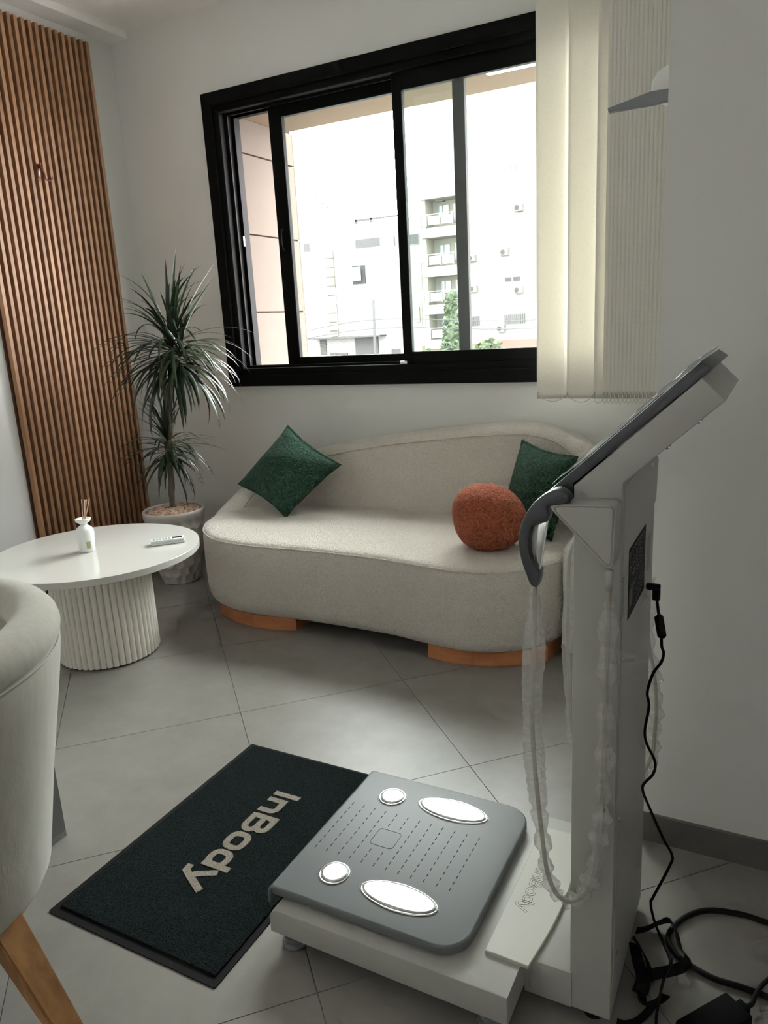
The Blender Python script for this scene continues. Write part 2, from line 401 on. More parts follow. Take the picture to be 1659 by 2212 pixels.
def sash(y0, y1, x0, x1, z0, z1, st, rl, rail_b, gm='glass'):
    s = bmesh.new()
    bbox(s, x0, x0+st, y0, y1, z0, z1, .003, 1); bbox(s, x1-rl, x1, y0, y1, z0, z1, .003, 1)
    bbox(s, x0+st, x1-rl, y0, y1, z0, z0+rail_b, .003, 1); bbox(s, x0+st, x1-rl, y0, y1, z1-.075, z1, .003, 1)
    so = obj('sash', s, 'black_frame', win)
    ym = (y0+y1)/2
    box('pane', x0+st-.004, x1-rl+.004, ym-.002, ym+.002, z0+rail_b-.004, z1-.071, gm, so)
    return so
s1 = sash(YW+.068, YW+.100, -2.383, -1.325, 1.080, 2.400, .078, .057, .062)      # outer leaf, pushed to the right
s2 = sash(YW+.012, YW+.044, -1.655, -.560, 1.080, 2.385, .048, .060, .070, 'dusty_glass')       # inner leaf
hn = tubeobj('handle', [(-2.345, YW+.066, 1.80), (-2.345, YW+.045, 1.785), (-2.345, YW+.040, 1.745), (-2.345, YW+.045, 1.705), (-2.345, YW+.066, 1.69)], .006, 'black_frame', s1, per=5)
box('latch', -1.668, -1.630, YW-.004, YW+.012, 1.088, 1.108, 'metal_light', s2, bev=.002)
box('lock_strike', -2.594, -2.590, YW+.045, YW+.055, 1.735, 1.785, 'metal_light', win)

# ------------------------------------------------------------------ loggia outside the window
LX, LY1, LZ = -2.70, 4.10, 2.425
lw = struct(box('wall_loggia', LX-.30, LX-.012, YW+.151, LY1, -.3, 2.75, 'loggia_joint'))
for k in range(-3, 4):
    z0 = 1.397+.424*(k-1)+.004; z1 = min(z0+.416, LZ)
    if z0 < LZ: box('panel', LX-.013, LX, YW+.153, LY1-.002, max(z0, -.3), z1, 'loggia_panel', lw, bev=.002, seg=1)
    if z0 < LZ: box('panel', LX-.29, LX-.001, LY1-.001, LY1+.012, max(z0, -.3), z1, 'loggia_panel', lw, bev=.002, seg=1)
struct(box('ceiling_loggia', LX-.01, 2.2, YW+.151, LY1-.06, LZ, LZ+.33, 'loggia_soffit'))
struct(box('floor_loggia', LX-.3, 2.2, YW+.151, LY1+.2, -.3, -.02, 'loggia_panel'))
lt = thing('ceiling_light', 'bright white rectangular ceiling light under the balcony soffit outside the window', 'ceiling light')
box('housing', -1.325, -.70, 3.620, 3.735, LZ-.020, LZ, 'stad_white', lt); box('diffuser', -1.315, -.71, 3.630, 3.725, LZ-.024, LZ-.0195, 'led', lt)

# ------------------------------------------------------------------ sofa
sofa = thing('sofa', 'curved cream boucle sofa with asymmetric backrest under the window', 'sofa')
OUT = catmull([(-2.505, 2.90), (-2.48, 2.76), (-2.42, 2.645), (-2.33, 2.545), (-2.20, 2.470), (-2.05, 2.440), (-1.90, 2.442), (-1.75, 2.455), (-1.55, 2.455), (-1.35, 2.450),
               (-1.18, 2.425), (-1.02, 2.408), (-.91, 2.425), (-.81, 2.475), (-.735, 2.555), (-.68, 2.66), (-.64, 2.80), (-.63, 2.95), (-.68, 3.08), (-.80, 3.15),
               (-1.1, 3.165), (-1.5, 3.165), (-1.9, 3.165), (-2.2, 3.15), (-2.40, 3.08)], 6, closed=True)
OUT = [Vector((p[0], p[1])) for p in [(q.x, q.y) for q in [Vector((v[0], v[1], 0)) for v in OUT]]]
def offs(P, d):
    n = len(P); res = []
    for i in range(n):
        t = (P[(i+1) % n]-P[i-1]).normalized(); nn = Vector((-t.y, t.x)); res.append(P[i]+nn*d)
    return res
def spine(p): return Vector((min(-.95, max(-2.2, p.x)), 2.82+.02*0))
bm = bmesh.new(); rings = []
for z, d in ((.058, .045), (.062, .028), (.075, .012), (.10, .003), (.14, 0), (.22, -.002), (.30, -.001), (.36, 0), (.380, .003), (.393, .010), (.400, .020), (.404, .034)):
    rings.append([bm.verts.new((q.x, q.y, z)) for q in offs(OUT, d)])
base = offs(OUT, .034)
for t, z in ((.12, .408), (.3, .412), (.55, .414), (.8, .415), (.97, .415)):
    rings.append([bm.verts.new((*(q.lerp(spine(q), t)), z)) for q in base])
n = len(OUT)
for A, B in zip(rings, rings[1:]):
    for i in range(n): bm.faces.new((A[i], A[(i+1) % n], B[(i+1) % n], B[i]))
bm.faces.new(rings[0][::-1]); bm.faces.new(rings[-1])
seat = obj('seat', bm, 'boucle', sofa, smooth=True)
half = [p for p in offs(OUT, .004)]
i0 = 0; i1 = 15*6
tubeobj('piping', [(half[i].x, half[i].y, .388) for i in range(i0, i1)], .0035, 'boucle', seat, n=6)
# backrest: a padded band of changing height that wraps round the right end
BP = [(-2.455, 2.83, .385), (-2.485, 2.92, .425), (-2.455, 3.03, .500), (-2.37, 3.125, .575), (-2.22, 3.18, .645), (-2.02, 3.205, .702), (-1.76, 3.21, .752), (-1.5, 3.21, .788),
      (-1.26, 3.21, .815), (-1.06, 3.21, .831), (-.90, 3.20, .826), (-.76, 3.165, .785), (-.655, 3.085, .725), (-.59, 2.97, .655), (-.565, 2.83, .585), (-.58, 2.69, .52), (-.625, 2.585, .46)]
path = catmull(BP, 6); N = len(path); bm = bmesh.new(); rings = []
for i, p in enumerate(path):
    t = path[min(i+1, N-1)]-path[max(i-1, 0)]; t = Vector((t.x, t.y)).normalized(); nn = Vector((-t.y, t.x))      # points to the outside / back
    top = p.z; u = i/(N-1); e = min(1, min(u, 1-u)/.03); e = max(.0, e)**.5
    hw = .078*(.35+.65*e); zb = .05; hh = top-zb; r = min(hw, hh*.5); lean = .05*(top-.4)
    sec = []
    for z, o in ((zb, -hw*.8), (zb+.03, -hw), (zb+hh*.5, -hw), ): sec.append((o, z))
    for k in range(9):
        a = pi-pi*k/8; sec.append((hw*cos(a)*(1 if cos(a) < 0 else 1), top-r+r*sin(a)))
    for z, o in ((zb+hh*.5, hw), (zb+.03, hw), (zb, hw*.8)): sec.append((o, z))
    rings.append([bm.verts.new((p.x+nn.x*(o+lean*(z-.4)), p.y+nn.y*(o+lean*(z-.4)), z)) for o, z in sec])
k = len(rings[0])
for A, B in zip(rings, rings[1:]):
    for i in range(k): bm.faces.new((A[i], A[(i+1) % k], B[(i+1) % k], B[i]))
bm.faces.new(rings[0][::-1]); bm.faces.new(rings[-1])
back = obj('backrest', bm, 'boucle', sofa, smooth=True)
cr = []
for i, p in enumerate(path):
    t = path[min(i+1, N-1)]-path[max(i-1, 0)]; t = Vector((t.x, t.y)).normalized(); nn = Vector((-t.y, t.x))
    if 4 < i < N-6: cr.append((p.x-nn.x*.0715, p.y-nn.y*.0715, p.z-.046))
tubeobj('piping', cr, .0028, 'seam', back, n=6)
for pts in ([(-2.262, 2.84), (-2.285, 2.60), (-2.268, 2.533), (-2.148, 2.480), (-2.014, 2.455), (-1.913, 2.462), (-1.812, 2.492), (-1.812, 2.84)],
            [(-1.159, 2.84), (-1.159, 2.452), (-1.068, 2.438), (-.965, 2.448), (-.894, 2.468), (-.807, 2.512), (-.716, 2.578), (-.70, 2.84)]):
    bm = bmesh.new(); prism(bm, pts, 'z', 0, .064, bev=.002, seg=1); obj('foot', bm, 'foot_wood', sofa)
    bm = bmesh.new()
for x in (-2.1, -.95): box('rear_foot', x-.12, x+.12, 3.02, 3.12, 0, .064, 'foot_wood', sofa, bev=.003)

# ------------------------------------------------------------------ cushions on the sofa
def cushion(name, label, corners, thick, m, group, bulge=.10):
    """square pillow: corners (a,b,c,d) in turn; pinched corners, inward curved sides"""
    a, b, c, d = [Vector(p) for p in corners]; nrm = ((c-a).cross(d-b)).normalized(); cen = (a+b+c+d)/4
    bm = bmesh.new(); G = 22; top = {}; bot = {}
    for i in range(G+1):
        for j in range(G+1):
            u = -1+2*i/G; v = -1+2*j/G
            uu = u*(1-bulge*(1-v*v)); vv = v*(1-bulge*(1-u*u))
            s = (uu+1)/2; t = (vv+1)/2
            p = a*(1-s)*(1-t)+b*s*(1-t)+c*s*t+d*(1-s)*t
            h = thick*((max(0, 1-u*u))**.42)*((max(0, 1-v*v))**.42)
            wr = .006*sin(5*u+3*v+len(label))*(1-u*u)*(1-v*v)
            edge = i in (0, G) or j in (0, G)
            top[i, j] = bm.verts.new(p+nrm*(h+wr+.004)); bot[i, j] = bm.verts.new(p-nrm*(h+.004))
    for i in range(G):
        for j in range(G):
            bm.faces.new((top[i, j], top[i+1, j], top[i+1, j+1], top[i, j+1])); bm.faces.new((bot[i, j], bot[i, j+1], bot[i+1, j+1], bot[i+1, j]))
    ring = [(i, 0) for i in range(G)]+[(G, j) for j in range(G)]+[(G-i, G) for i in range(G)]+[(0, G-j) for j in range(G)]
    for q in range(len(ring)):
        r0, r1 = ring[q], ring[(q+1) % len(ring)]; bm.faces.new((top[r0], bot[r0], bot[r1], top[r1]))
    o = thing(name, label, 'cushion', group)
    bod = obj('cover', bm, m, o, smooth=True)
    edge = [(top[q].co+bot[q].co)/2 for q in ring] if False else None
    def P(u, v):
        uu = u*(1-bulge*(1-v*v)); vv = v*(1-bulge*(1-u*u)); s = (uu+1)/2; t = (vv+1)/2
        return a*(1-s)*(1-t)+b*s*(1-t)+c*s*t+d*(1-s)*t
    loop = [P(-1+2*i/12, -1) for i in range(12)]+[P(1, -1+2*i/12) for i in range(12)]+[P(1-2*i/12, 1) for i in range(12)]+[P(-1, 1-2*i/12) for i in range(13)]
    tubeobj('piping', loop, .008, m, o, n=8)
    return o
cushion('throw_cushion', 'dark green square throw cushion standing on one corner at the sofa left end',
        [(-2.065, 2.835, .418), (-1.842, 3.00, .646), (-2.185, 3.085, .815), (-2.420, 2.945, .535)], .078, 'boucle_green', 'green sofa cushions')
cushion('throw_cushion', 'dark green square throw cushion behind the round orange cushion',
        [(-1.03, 2.985, .425), (-.765, 2.80, .422), (-.690, 2.90, .738), (-.962, 3.075, .770)], .065, 'boucle_green', 'green sofa cushions')
bm = bmesh.new(); bmesh.ops.create_icosphere(bm, subdivisions=5, radius=1)
for v in bm.verts:
    d = v.co.copy(); k = 1+.07*sin(2.1*d.x+1.3)*cos(1.7*d.z)-.06*max(0, d.x*.6+d.z*.8-.6)
    v.co = Vector((d.x*.148*k, d.y*.135*k, d.z*.137*k))
    v.co.x += -.02*d.z if d.z > 0 else .0
    if v.co.z < -.118: v.co.z = -.118+(v.co.z+.118)*.2
ball = tag(obj('pebble_cushion', bm, 'boucle_orange', smooth=True), 'round burnt orange boucle cushion on the sofa seat', 'cushion')
ball.location = (-.972, 2.665, .413+.1215); ball.rotation_euler = (0, radians(-4), radians(20))

# ------------------------------------------------------------------ round table
TX, TY = -2.45, 2.03
table = thing('round_table', 'round white coffee table with fluted drum base beside the plant', 'table')
bm = bmesh.new(); lathe(bm, [(0, .424), (.4145, .424), (.4155, .425), (.4155, .449), (.4145, .450), (0, .450)], TX, TY, 128)
obj('table_top', bm, 'table_white', table, auto=25)
bm = bmesh.new(); lathe(bm, [(0, .010), (.192, .010), (.192, .4245), (0, .4245)], TX, TY, 64); obj('drum', bm, 'dark_gap', table, auto=30)
bm = bmesh.new(); lathe(bm, [(0, 0), (.182, 0), (.182, .0105), (0, .0105)], TX, TY, 64); obj('plinth', bm, 'dark_gap', table, auto=30)
nf = 50; fme = None
for k in range(nf):
    a = 2*pi*k/nf
    if fme is None:
        bm = bmesh.new(); hw = pi*.198/nf*.985
        prism(bm, [(-.190, hw)]+[(-(.192+.0115*sin(pi*q/8)), hw*cos(pi*q/8)) for q in range(9)]+[(-.190, -hw)], 'z', .008, .4242)
        o = obj('flute', bm, 'flute_white', table, auto=50); fme = o.data
    else: o = link('flute', fme, None, table)
    o.location = (TX, TY, 0); o.rotation_euler = (0, 0, a)
# reed diffuser
df = thing('reed_diffuser', 'white reed diffuser bottle with thin wooden sticks on the round table', 'diffuser')
DX, DY = -2.468, 2.004
bm = bmesh.new(); lathe(bm, [(0, .4505), (.0285, .4505), (.031, .453), (.034, .50), (.036, .525), (.0345, .54), (.028, .551), (.017, .558), (.0135, .562), (.0135, .566), (.018, .570), (.027, .576), (.031, .585), (.031, .588), (.024, .588), (.012, .578), (0, .577)], DX, DY, 40)
bt = obj('bottle', bm, 'diffuser', df, smooth=True)
for q, (dx, dy) in enumerate(((-.002, .004), (.004, .002), (.0, -.004), (.007, -.001), (.002, .0), (.009, .003))):
    tubeobj('reed', [(DX+dx*.4, DY+dy*.4, .565), (DX+dx*2.6+.018, DY+dy*2.6+.004, .664+.003*(q % 3))], .0017, 'reed', df, n=6)
bm = bmesh.new()
for k in range(8):
    a0 = radians(-40)+radians(28)*k/8; a1 = radians(-40)+radians(28)*(k+1)/8; rr = .0338
    vs = [bm.verts.new((DX+(rr+dr)*cos(a), DY+(rr+dr)*sin(a), z)) for a, z, dr in ((a0, .468, -.0012), (a1, .468, -.0012), (a1, .497, .0004), (a0, .497, .0004))]; bm.faces.new(vs)
obj('gold_emblem', bm, 'gold_print', df)
# remote control
rc = thing('remote_control', 'small white remote control with dark display on the round table', 'remote control')
bm = bmesh.new(); bbox(bm, -.068, .068, -.0225, .0225, .0105, .021, .003); obj('body', bm, 'remote_white', rc, auto=40)
bm = bmesh.new(); bbox(bm, -.067, .069, -.0215, .0235, 0, .010, .003); obj('back_shell', bm, 'remote_white', rc, auto=40)
box('display', .018, .058, -.013, .013, .0205, .0216, 'lcd', rc)
for i in range(6):
    for j in range(3): box('button', -.058+.0125*i, -.050+.0125*i, -.014+.0105*j, -.008+.0105*j, .0208, .0222, 'button', rc)
rc.location = (-2.215, 2.200, .4505); rc.rotation_euler = (0, 0, radians(47))

# ------------------------------------------------------------------ dracaena in a faceted pot
QX, QY = -2.826, 2.876
plant = thing('potted_dracaena', 'two tiered dracaena plant in a faceted grey pot beside the slat panel', 'potted plant')
prof = [(.100, 0), (.106, .01), (.128, .10), (.144, .20), (.155, .30), (.160, .365)]
def prad(z):
    for (r0, z0), (r1, z1) in zip(prof, prof[1:]):
        if z <= z1: return r0+(r1-r0)*(z-z0)/(z1-z0)
    return prof[-1][0]
bm = bmesh.new(); nt_, nz = 160, 72; rings = []; rows = 7; cols = 15; rh = .355/rows
for iz in range(nz+1):
    z = .362*iz/nz; ring = []
    for it in range(nt_):
        th = 2*pi*it/nt_; r = prad(z); best = 9
        for rw in (int(z/rh)-1, int(z/rh), int(z/rh)+1):
            if rw < 0 or rw >= rows: continue
            cz = (rw+.5)*rh; off = .5*(rw % 2)
            cidx = round(th/(2*pi)*cols-off); da = (th-(cidx+off)*2*pi/cols)*.145
            best = min(best, math.hypot(da, (z-cz)*1.05))
        d = .0105*max(0, 1-(best/.036)**2)
        ring.append(bm.verts.new((QX+(r-d)*cos(th), QY+(r-d)*sin(th), z)))
    rings.append(ring)
for A, B in zip(rings, rings[1:]):
    for i in range(nt_): bm.faces.new((A[i], A[(i+1) % nt_], B[(i+1) % nt_], B[i]))
last = rings[-1]
for r, z in ((.161, .370), (.1635, .380), (.1625, .391), (.157, .397), (.150, .395), (.146, .386), (.142, .36)):
    ring = [bm.verts.new((QX+r*cos(2*pi*i/nt_), QY+r*sin(2*pi*i/nt_), z)) for i in range(nt_)]
    for i in range(nt_): bm.faces.new((last[i], last[(i+1) % nt_], ring[(i+1) % nt_], ring[i]))
    last = ring
bm.faces.new(rings[0][::-1]); obj('pot', bm, 'pot', plant, smooth=True)
bm = bmesh.new(); lathe(bm, [(.1435, .363), (.10, .368), (0, .374)], QX, QY, 40); obj('soil', bm, 'soil', plant, smooth=True)
pm = []
for k in range(5):
    bm = bmesh.new(); bmesh.ops.create_icosphere(bm, subdivisions=2, radius=1)
    s = (1, random.uniform(.6, .85), random.uniform(.5, .7)); ph = random.uniform(0, 6)
    for v in bm.verts: v.co = Vector((v.co.x*s[0]*(1+.15*sin(3*v.co.y+ph)), v.co.y*s[1]*(1+.12*cos(2*v.co.x+ph)), v.co.z*s[2]))
    me = bpy.data.meshes.new('pebble'); bm.to_mesh(me); bm.free(); me.materials.append(M('pebble')); me.polygons.foreach_set('use_smooth', [True]*len(me.polygons)); pm.append(me)
placed = []
tries = 0
while len(placed) < 120 and tries < 6000:
    tries += 1
    a = random.uniform(0, 2*pi); r = .132*math.sqrt(random.random()); x, y = r*cos(a), r*sin(a)
    lay = 0 if tries < 2500 else 1
    if lay and r > .10: continue
    if math.hypot(x, y) < .024: continue
    if any(l == lay and math.hypot(x-px, y-py) < .0165 for px, py, l in placed): continue
    placed.append((x, y, lay))
    o = link('pebble', random.choice(pm), None, plant); s = random.uniform(.0115, .0175)
    o.scale = (s*1.2, s*1.05, s); o.rotation_euler = (random.uniform(-.5, .5), random.uniform(-.5, .5), random.uniform(0, 6.3))
    o.location = (QX+x, QY+y, .386+.012*(1-(r/.135)**2)+lay*.013)
trunk_p = [(-2.829, QY, .36), (-2.824, QY, .50), (-2.806, QY+.003, .66), (-2.778, QY+.004, .80), (-2.758, QY, .90), (-2.752, QY-.004, .99), (-2.728, QY-.003, 1.09), (-2.70, QY, 1.20)]
bm = bmesh.new(); tube(bm, catmull(trunk_p, 6), lambda t: .0155-.002*t+.0012*sin(60*t), 12); obj('trunk', bm, 'trunk', plant, smooth=True)
tubeobj('branch', [(-2.753, QY, .96), (-2.772, QY-.015, .985), (-2.776, QY-.018, 1.04), (-2.765, QY-.01, 1.10)], .009, 'trunk', plant, per=5)
tubeobj('branch', [(-2.750, QY, 1.0), (-2.71, QY-.03, 1.05), (-2.65, QY-.045, 1.10), (-2.60, QY-.05, 1.15)], .010, 'trunk', plant, per=5)
def leaf(root, az, el, L, wmax, droop, m='leaf', twist=0):
    """strap leaf: starts along (az, el), bends down by gravity, tapers to a point"""
    S = 11; p = Vector(root); pts = [p.copy()]; e = el
    for k in range(S):
        t = (k+1)/S; e = el-droop*(t**1.6); dirn = Vector((cos(e)*cos(az), cos(e)*sin(az), sin(e))); p = p+dirn*(L/S)
        p.x = max(p.x, XL+.052); p.y = min(p.y, YW-.035); pts.append(p.copy())
    bm = bmesh.new(); prev = None
    side0 = Vector((-sin(az+twist), cos(az+twist), 0))
    for k, q in enumerate(pts):
        t = k/S; wd = wmax*min(1, .45+t*2.2)*(1-t**2.6)**.8 if k < S else .0004
        tang = (pts[min(k+1, S)]-pts[max(k-1, 0)]).normalized(); nn = side0.cross(tang).normalized()
        row = [bm.verts.new(q+side0*(wd*.5)), bm.verts.new(q-nn*(wd*.14)), bm.verts.new(q-side0*(wd*.5))]
        if prev:
            bm.faces.new((prev[0], prev[1], row[1], row[0])); bm.faces.new((prev[1], prev[2], row[2], row[1]))
        prev = row
    return obj('leaf', bm, m, plant, smooth=True)
def crown(c, axis, n, Lr, seed, up=1.3, w=.017):
    random.seed(seed); g = 2.39996
    for k in range(n):
        t = k/n                                   # 0 outer/lower leaves, 1 the upright heart
        az = k*g+random.uniform(-.25, .25)
        el = radians(-25+70*t+random.uniform(-16, 16)) if t < .78 else radians(random.uniform(48, 86))
        L = random.uniform(*Lr)*(1 if t < .78 else .95)
        droop = radians(random.uniform(45, 85)) if t < .78 else radians(random.uniform(5, 75))
        leaf((c[0]+axis[0]*t*.12, c[1]+axis[1]*t*.12, c[2]+axis[2]*t*.12), az, el, L, w*random.uniform(.8, 1.15), droop)
crown((-2.715, QY, 1.155), (.1, 0, 1), 110, (.32, .47), 11, w=.024)
crown((-2.615, QY-.05, 1.13), (.3, -.2, .9), 46, (.26, .40), 12, w=.021)
crown((-2.808, QY, .665), (0, 0, 1), 96, (.20, .33), 13, w=.0155)
for az, el, L, dr in ((1.9, 1.50, .42, .1), (-.1, 1.2, .46, .5), (.3, 1.05, .47, .25), (3.0, 1.0, .38, 2.2), (-2.6, .75, .40, 2.3), (.1, .9, .45, .2), (-.4, 1.1, .42, .1)):
    leaf((-2.70, QY, 1.24), az, el, L, .021, dr)
leaf((-2.62, QY-.04, 1.19), -.35, .15, .22, .016, .3, 'leaf_young')

# ------------------------------------------------------------------ vertical blind, drawn to the right
vb = thing('vertical_blind', 'cream fabric vertical blind drawn to the right of the window', 'blind')
box('headrail', -2.05, PX-.004, 3.195, 3.235, 2.815, 2.868, 'stad_white', vb, bev=.004)
lefts = [-.936, -.806, -.693, -.655]+[-.655+.0158*k for k in range(1, 24)]
vme = None; VW = .127; ANG = radians(11)
def vane_mesh(wd):
    bm = bmesh.new(); G = 8; f = []; th = .0009
    cols_ = [(wd*i/G, .004*sin(pi*i/G)) for i in range(G+1)]
    for s in (-1, 1):
        f.append([[bm.verts.new((x, y+s*th/2, z)) for z in (.935, .955, 1.4, 2.0, 2.815)] for x, y in cols_])
    for s in (0, 1):
        for i in range(G):
            for q in range(4): bm.faces.new((f[s][i][q], f[s][i+1][q], f[s][i+1][q+1], f[s][i][q+1]))
    for i in (0, G):
        for q in range(4): bm.faces.new((f[0][i][q], f[1][i][q], f[1][i][q+1], f[0][i][q+1]))
    for i in range(G): bm.faces.new((f[0][i][0], f[0][i+1][0], f[1][i+1][0], f[1][i][0]))
    return bm
for k, x in enumerate(lefts):
    ANG = radians((11, 11, 13)[k]) if k < 3 else radians(13)
    xr = PX-.006-x
    wd = min(VW, (xr)/cos(ANG))
    if wd < .02: continue
    if wd == VW and vme: o = link('vane', vme, None, vb)
    else:
        o = obj('vane', vane_mesh(wd), 'blind', vb, smooth=True)
        if wd == VW: vme = o.data
    o.location = (x, 3.213-.5*VW*sin(ANG), 0); o.rotation_euler = (0, 0, ANG); yf = 3.213-.5*VW*sin(ANG)
    box('weight', x+.001, x+.005, yf-.005, yf+.001, .946, .962, 'cord', vb)
for k in range(len(lefts)-1):
    a, b = lefts[k]+.004, lefts[k+1]+.004; sag = .030 if k == 0 else (.035 if k < 3 else .03+.006*(k % 3))
    if b > PX-.02: break
    if b-a > .1: mid = [(a+(b-a)*t, 3.195, .955-sag*(1-(2*t-1)**2)) for t in [q/8 for q in range(9)]]
    else: mid = [(a, 3.187, .955), (a+.002, 3.184, .925), ((a+b)/2, 3.182, .918-.004*(k % 2)), (b-.002, 3.184, .925), (b, 3.187, .955)]
    tubeobj('link_chain', mid, .0017, 'cord', vb, n=6)
tubeobj('control_chain', [(-.425, 3.16, 2.80), (-.424, 3.16, 2.0), (-.424, 3.16, 1.25)], .0022, 'cord', vb, n=6, per=8)

# ------------------------------------------------------------------ height gauge behind the wall corner
sg = thing('height_gauge', 'white and grey height measuring arm behind the right wall corner', 'height gauge')
box('base_plate', -.42, -.245, 2.20, 2.42, 0, .018, 'stad_white', sg, bev=.004)
box('post', -.292, -.248, 2.275, 2.325, .018, 2.10, 'stad_white', sg, bev=.004)
bm = bmesh.new(); prism(bm, [(-.308+.046*cos(2*pi*k/40), 1.856+.046*sin(2*pi*k/40)) for k in range(40)], 'y', 2.285, 2.325, bev=.004); obj('head_slider', bm, 'stad_white', sg, auto=40)
bm = bmesh.new(); prism(bm, [(-.464, 1.818), (-.462, 1.808), (-.345, 1.808), (-.300, 1.812), (-.300, 1.839), (-.352, 1.840)], 'y', 2.262, 2.284, bev=.002); obj('head_arm', bm, 'stad_grey', sg)

# ------------------------------------------------------------------ tub armchair in the left foreground
ch = thing('tub_armchair', 'cream fabric tub armchair with wooden legs in the left foreground', 'armchair')
CX, CY, A0, A1 = -1.50, .62, radians(-128), radians(128)
NA = 72
angs = [A0+(A1-A0)*i/NA for i in range(NA+1)]
prof_o = [(.24, .202), (.268, .204), (.290, .214), (.303, .238), (.314, .30), (.335, .42), (.357, .53), (.379, .64), (.389, .700), (.384, .716)]
prof_i = [(.372, .722), (.312, .70), (.300, .62), (.290, .50), (.282, .40), (.24, .36), (.24, .225)]
bm = bmesh.new(); rings = []
for a in angs: rings.append([bm.verts.new((CX+r*cos(a), CY+r*sin(a), z)) for r, z in prof_o+prof_i])
k = len(rings[0])
for A, B in zip(rings, rings[1:]):
    for i in range(k-1): bm.faces.new((A[i], A[i+1], B[i+1], B[i]))
bm.faces.new(rings[0][:-1]); bm.faces.new(rings[-1][:-1][::-1])
obj('shell', bm, 'velvet', ch, smooth=True)
bm = bmesh.new(); rings = []
for q, a in enumerate(angs):
    e = min(1, min(q, NA-q)/4+.15)**.5; zc = .742; ring = []
    for t in range(16):
        b = 2*pi*t/16; ring.append(bm.verts.new((CX+(.346+.049*e*cos(b))*cos(a), CY+(.346+.049*e*cos(b))*sin(a), zc+.043*e*sin(b))))
    rings.append(ring)
for A, B in zip(rings, rings[1:]):
    for i in range(16): bm.faces.new((A[i], A[(i+1) % 16], B[(i+1) % 16], B[i]))
bm.faces.new(rings[0]); bm.faces.new(rings[-1][::-1])
rim = obj('top_roll', bm, 'velvet', ch, smooth=True)
tubeobj('seam', [(CX+.3885*cos(a), CY+.3885*sin(a), .7135) for a in angs], .002, 'velvet', rim, n=6)
bm = bmesh.new(); lathe(bm, [(0, .205), (.235, .205), (.262, .24), (.276, .40), (.262, .438), (.21, .452), (0, .458)], CX, CY, 56); obj('seat_cushion', bm, 'velvet', ch, smooth=True)
def leg(tx, ty, bx, by):
    bm = bmesh.new(); d = Vector((bx-tx, by-ty, 0)).normalized(); s = Vector((-d.y, d.x, 0)); R = []
    for c, hw, hd, z in (((tx, ty), .033, .022, .245), ((bx, by), .025, .014, 0)):
        R.append([bm.verts.new(Vector((*c, z))+s*(hw*u)+d*(hd*v)) for u, v in ((-1, -1), (1, -1), (1, 1), (-1, 1))])
    for i in range(4): bm.faces.new((R[0][i], R[0][(i+1) % 4], R[1][(i+1) % 4], R[1][i]))
    f1 = bm.faces.new(R[0][::-1]); bm.faces.new(R[1]); bmesh.ops.bevel(bm, geom=[e for e in bm.edges], offset=.004, segments=2, affect='EDGES')
    obj('leg', bm, 'chair_wood', ch, auto=40)
for tx, ty, bx, by in ((-1.238, .676, -1.108, .694), (-1.46, .345, -1.45, .25), (-1.79, .55, -1.87, .53), (-1.69, .84, -1.76, .91)): leg(tx, ty, bx, by)
# grey box half hidden behind the armchair
gb = thing('storage_box', 'grey box corner showing low behind the cream tub armchair', 'box')
box('body', -1.94, -1.612, .99, 1.104, .016, .40, 'grey_box', gb, bev=.002, seg=1); box('kick_strip', -1.935, -1.613, .995, 1.103, 0, .0165, 'sticker', gb)

# ------------------------------------------------------------------ lettering
def ribbon(path, wd, closed=False):
    P = [Vector(p) for p in path]; n = len(P); Lf, Rt = [], []
    for i in range(n):
        a = P[i-1] if closed or i > 0 else None; b = P[(i+1) % n] if closed or i < n-1 else None
        d1 = (P[i]-a).normalized() if a is not None else (b-P[i]).normalized(); d2 = (b-P[i]).normalized() if b is not None else d1
        n1 = Vector((-d1.y, d1.x)); n2 = Vector((-d2.y, d2.x)); m = (n1+n2).normalized(); k = wd/2/max(.5, m.dot(n1))
        Lf.append(P[i]+m*k); Rt.append(P[i]-m*k)
    return Lf, Rt
def arc(cx, cy, r, a0, a1, n=6): return [(cx+r*cos(radians(a0+(a1-a0)*k/n)), cy+r*sin(radians(a0+(a1-a0)*k/n))) for k in range(n+1)]
LET = [  # InBody, cap height 1, reading along u
    [([(.11, 0), (.11, 1)], False)],
    [([(.46, 0), (.46, .60)]+[(.46, .61)]+[(.84, .61)][:0]+arc(.82, .43, .18, 90, 0), False)],
    [([(1.35, .10), (1.35, .90)]+arc(1.78, .71, .19, 90, -90, 8)+[(1.40, .52)], False), ([(1.35, .52)]+arc(1.84, .31, .21, 90, -90, 8)+[(1.27, .10)], False)],
    [(rpoly([(2.33, .08), (2.33, .66), (2.95, .66), (2.95, .08)], .24, 5), True)],
    [(rpoly([(3.22, .08), (3.22, .66), (3.78, .66), (3.78, .08)], .24, 5), True), ([(3.80, 0), (3.80, 1)], False)],
    [([(4.00, .74), (4.36, .08)], False), ([(4.80, .74), (4.42, .02), (4.28, -.22), (4.05, -.24)], False)]]
LET[1] = [([(.46, 0), (.46, .62)]+arc(.84, .44, .18, 90, 0)+[(1.02, 0)], False)]
def letters(ox, oy, s, fn):
    """fn(letter strokes as world xy function). reading direction -Y, letter tops towards +X"""
    W = lambda p: (ox+p[1]*s, oy-p[0]*s)
    for li, strokes in enumerate(LET): fn(li, strokes, W)

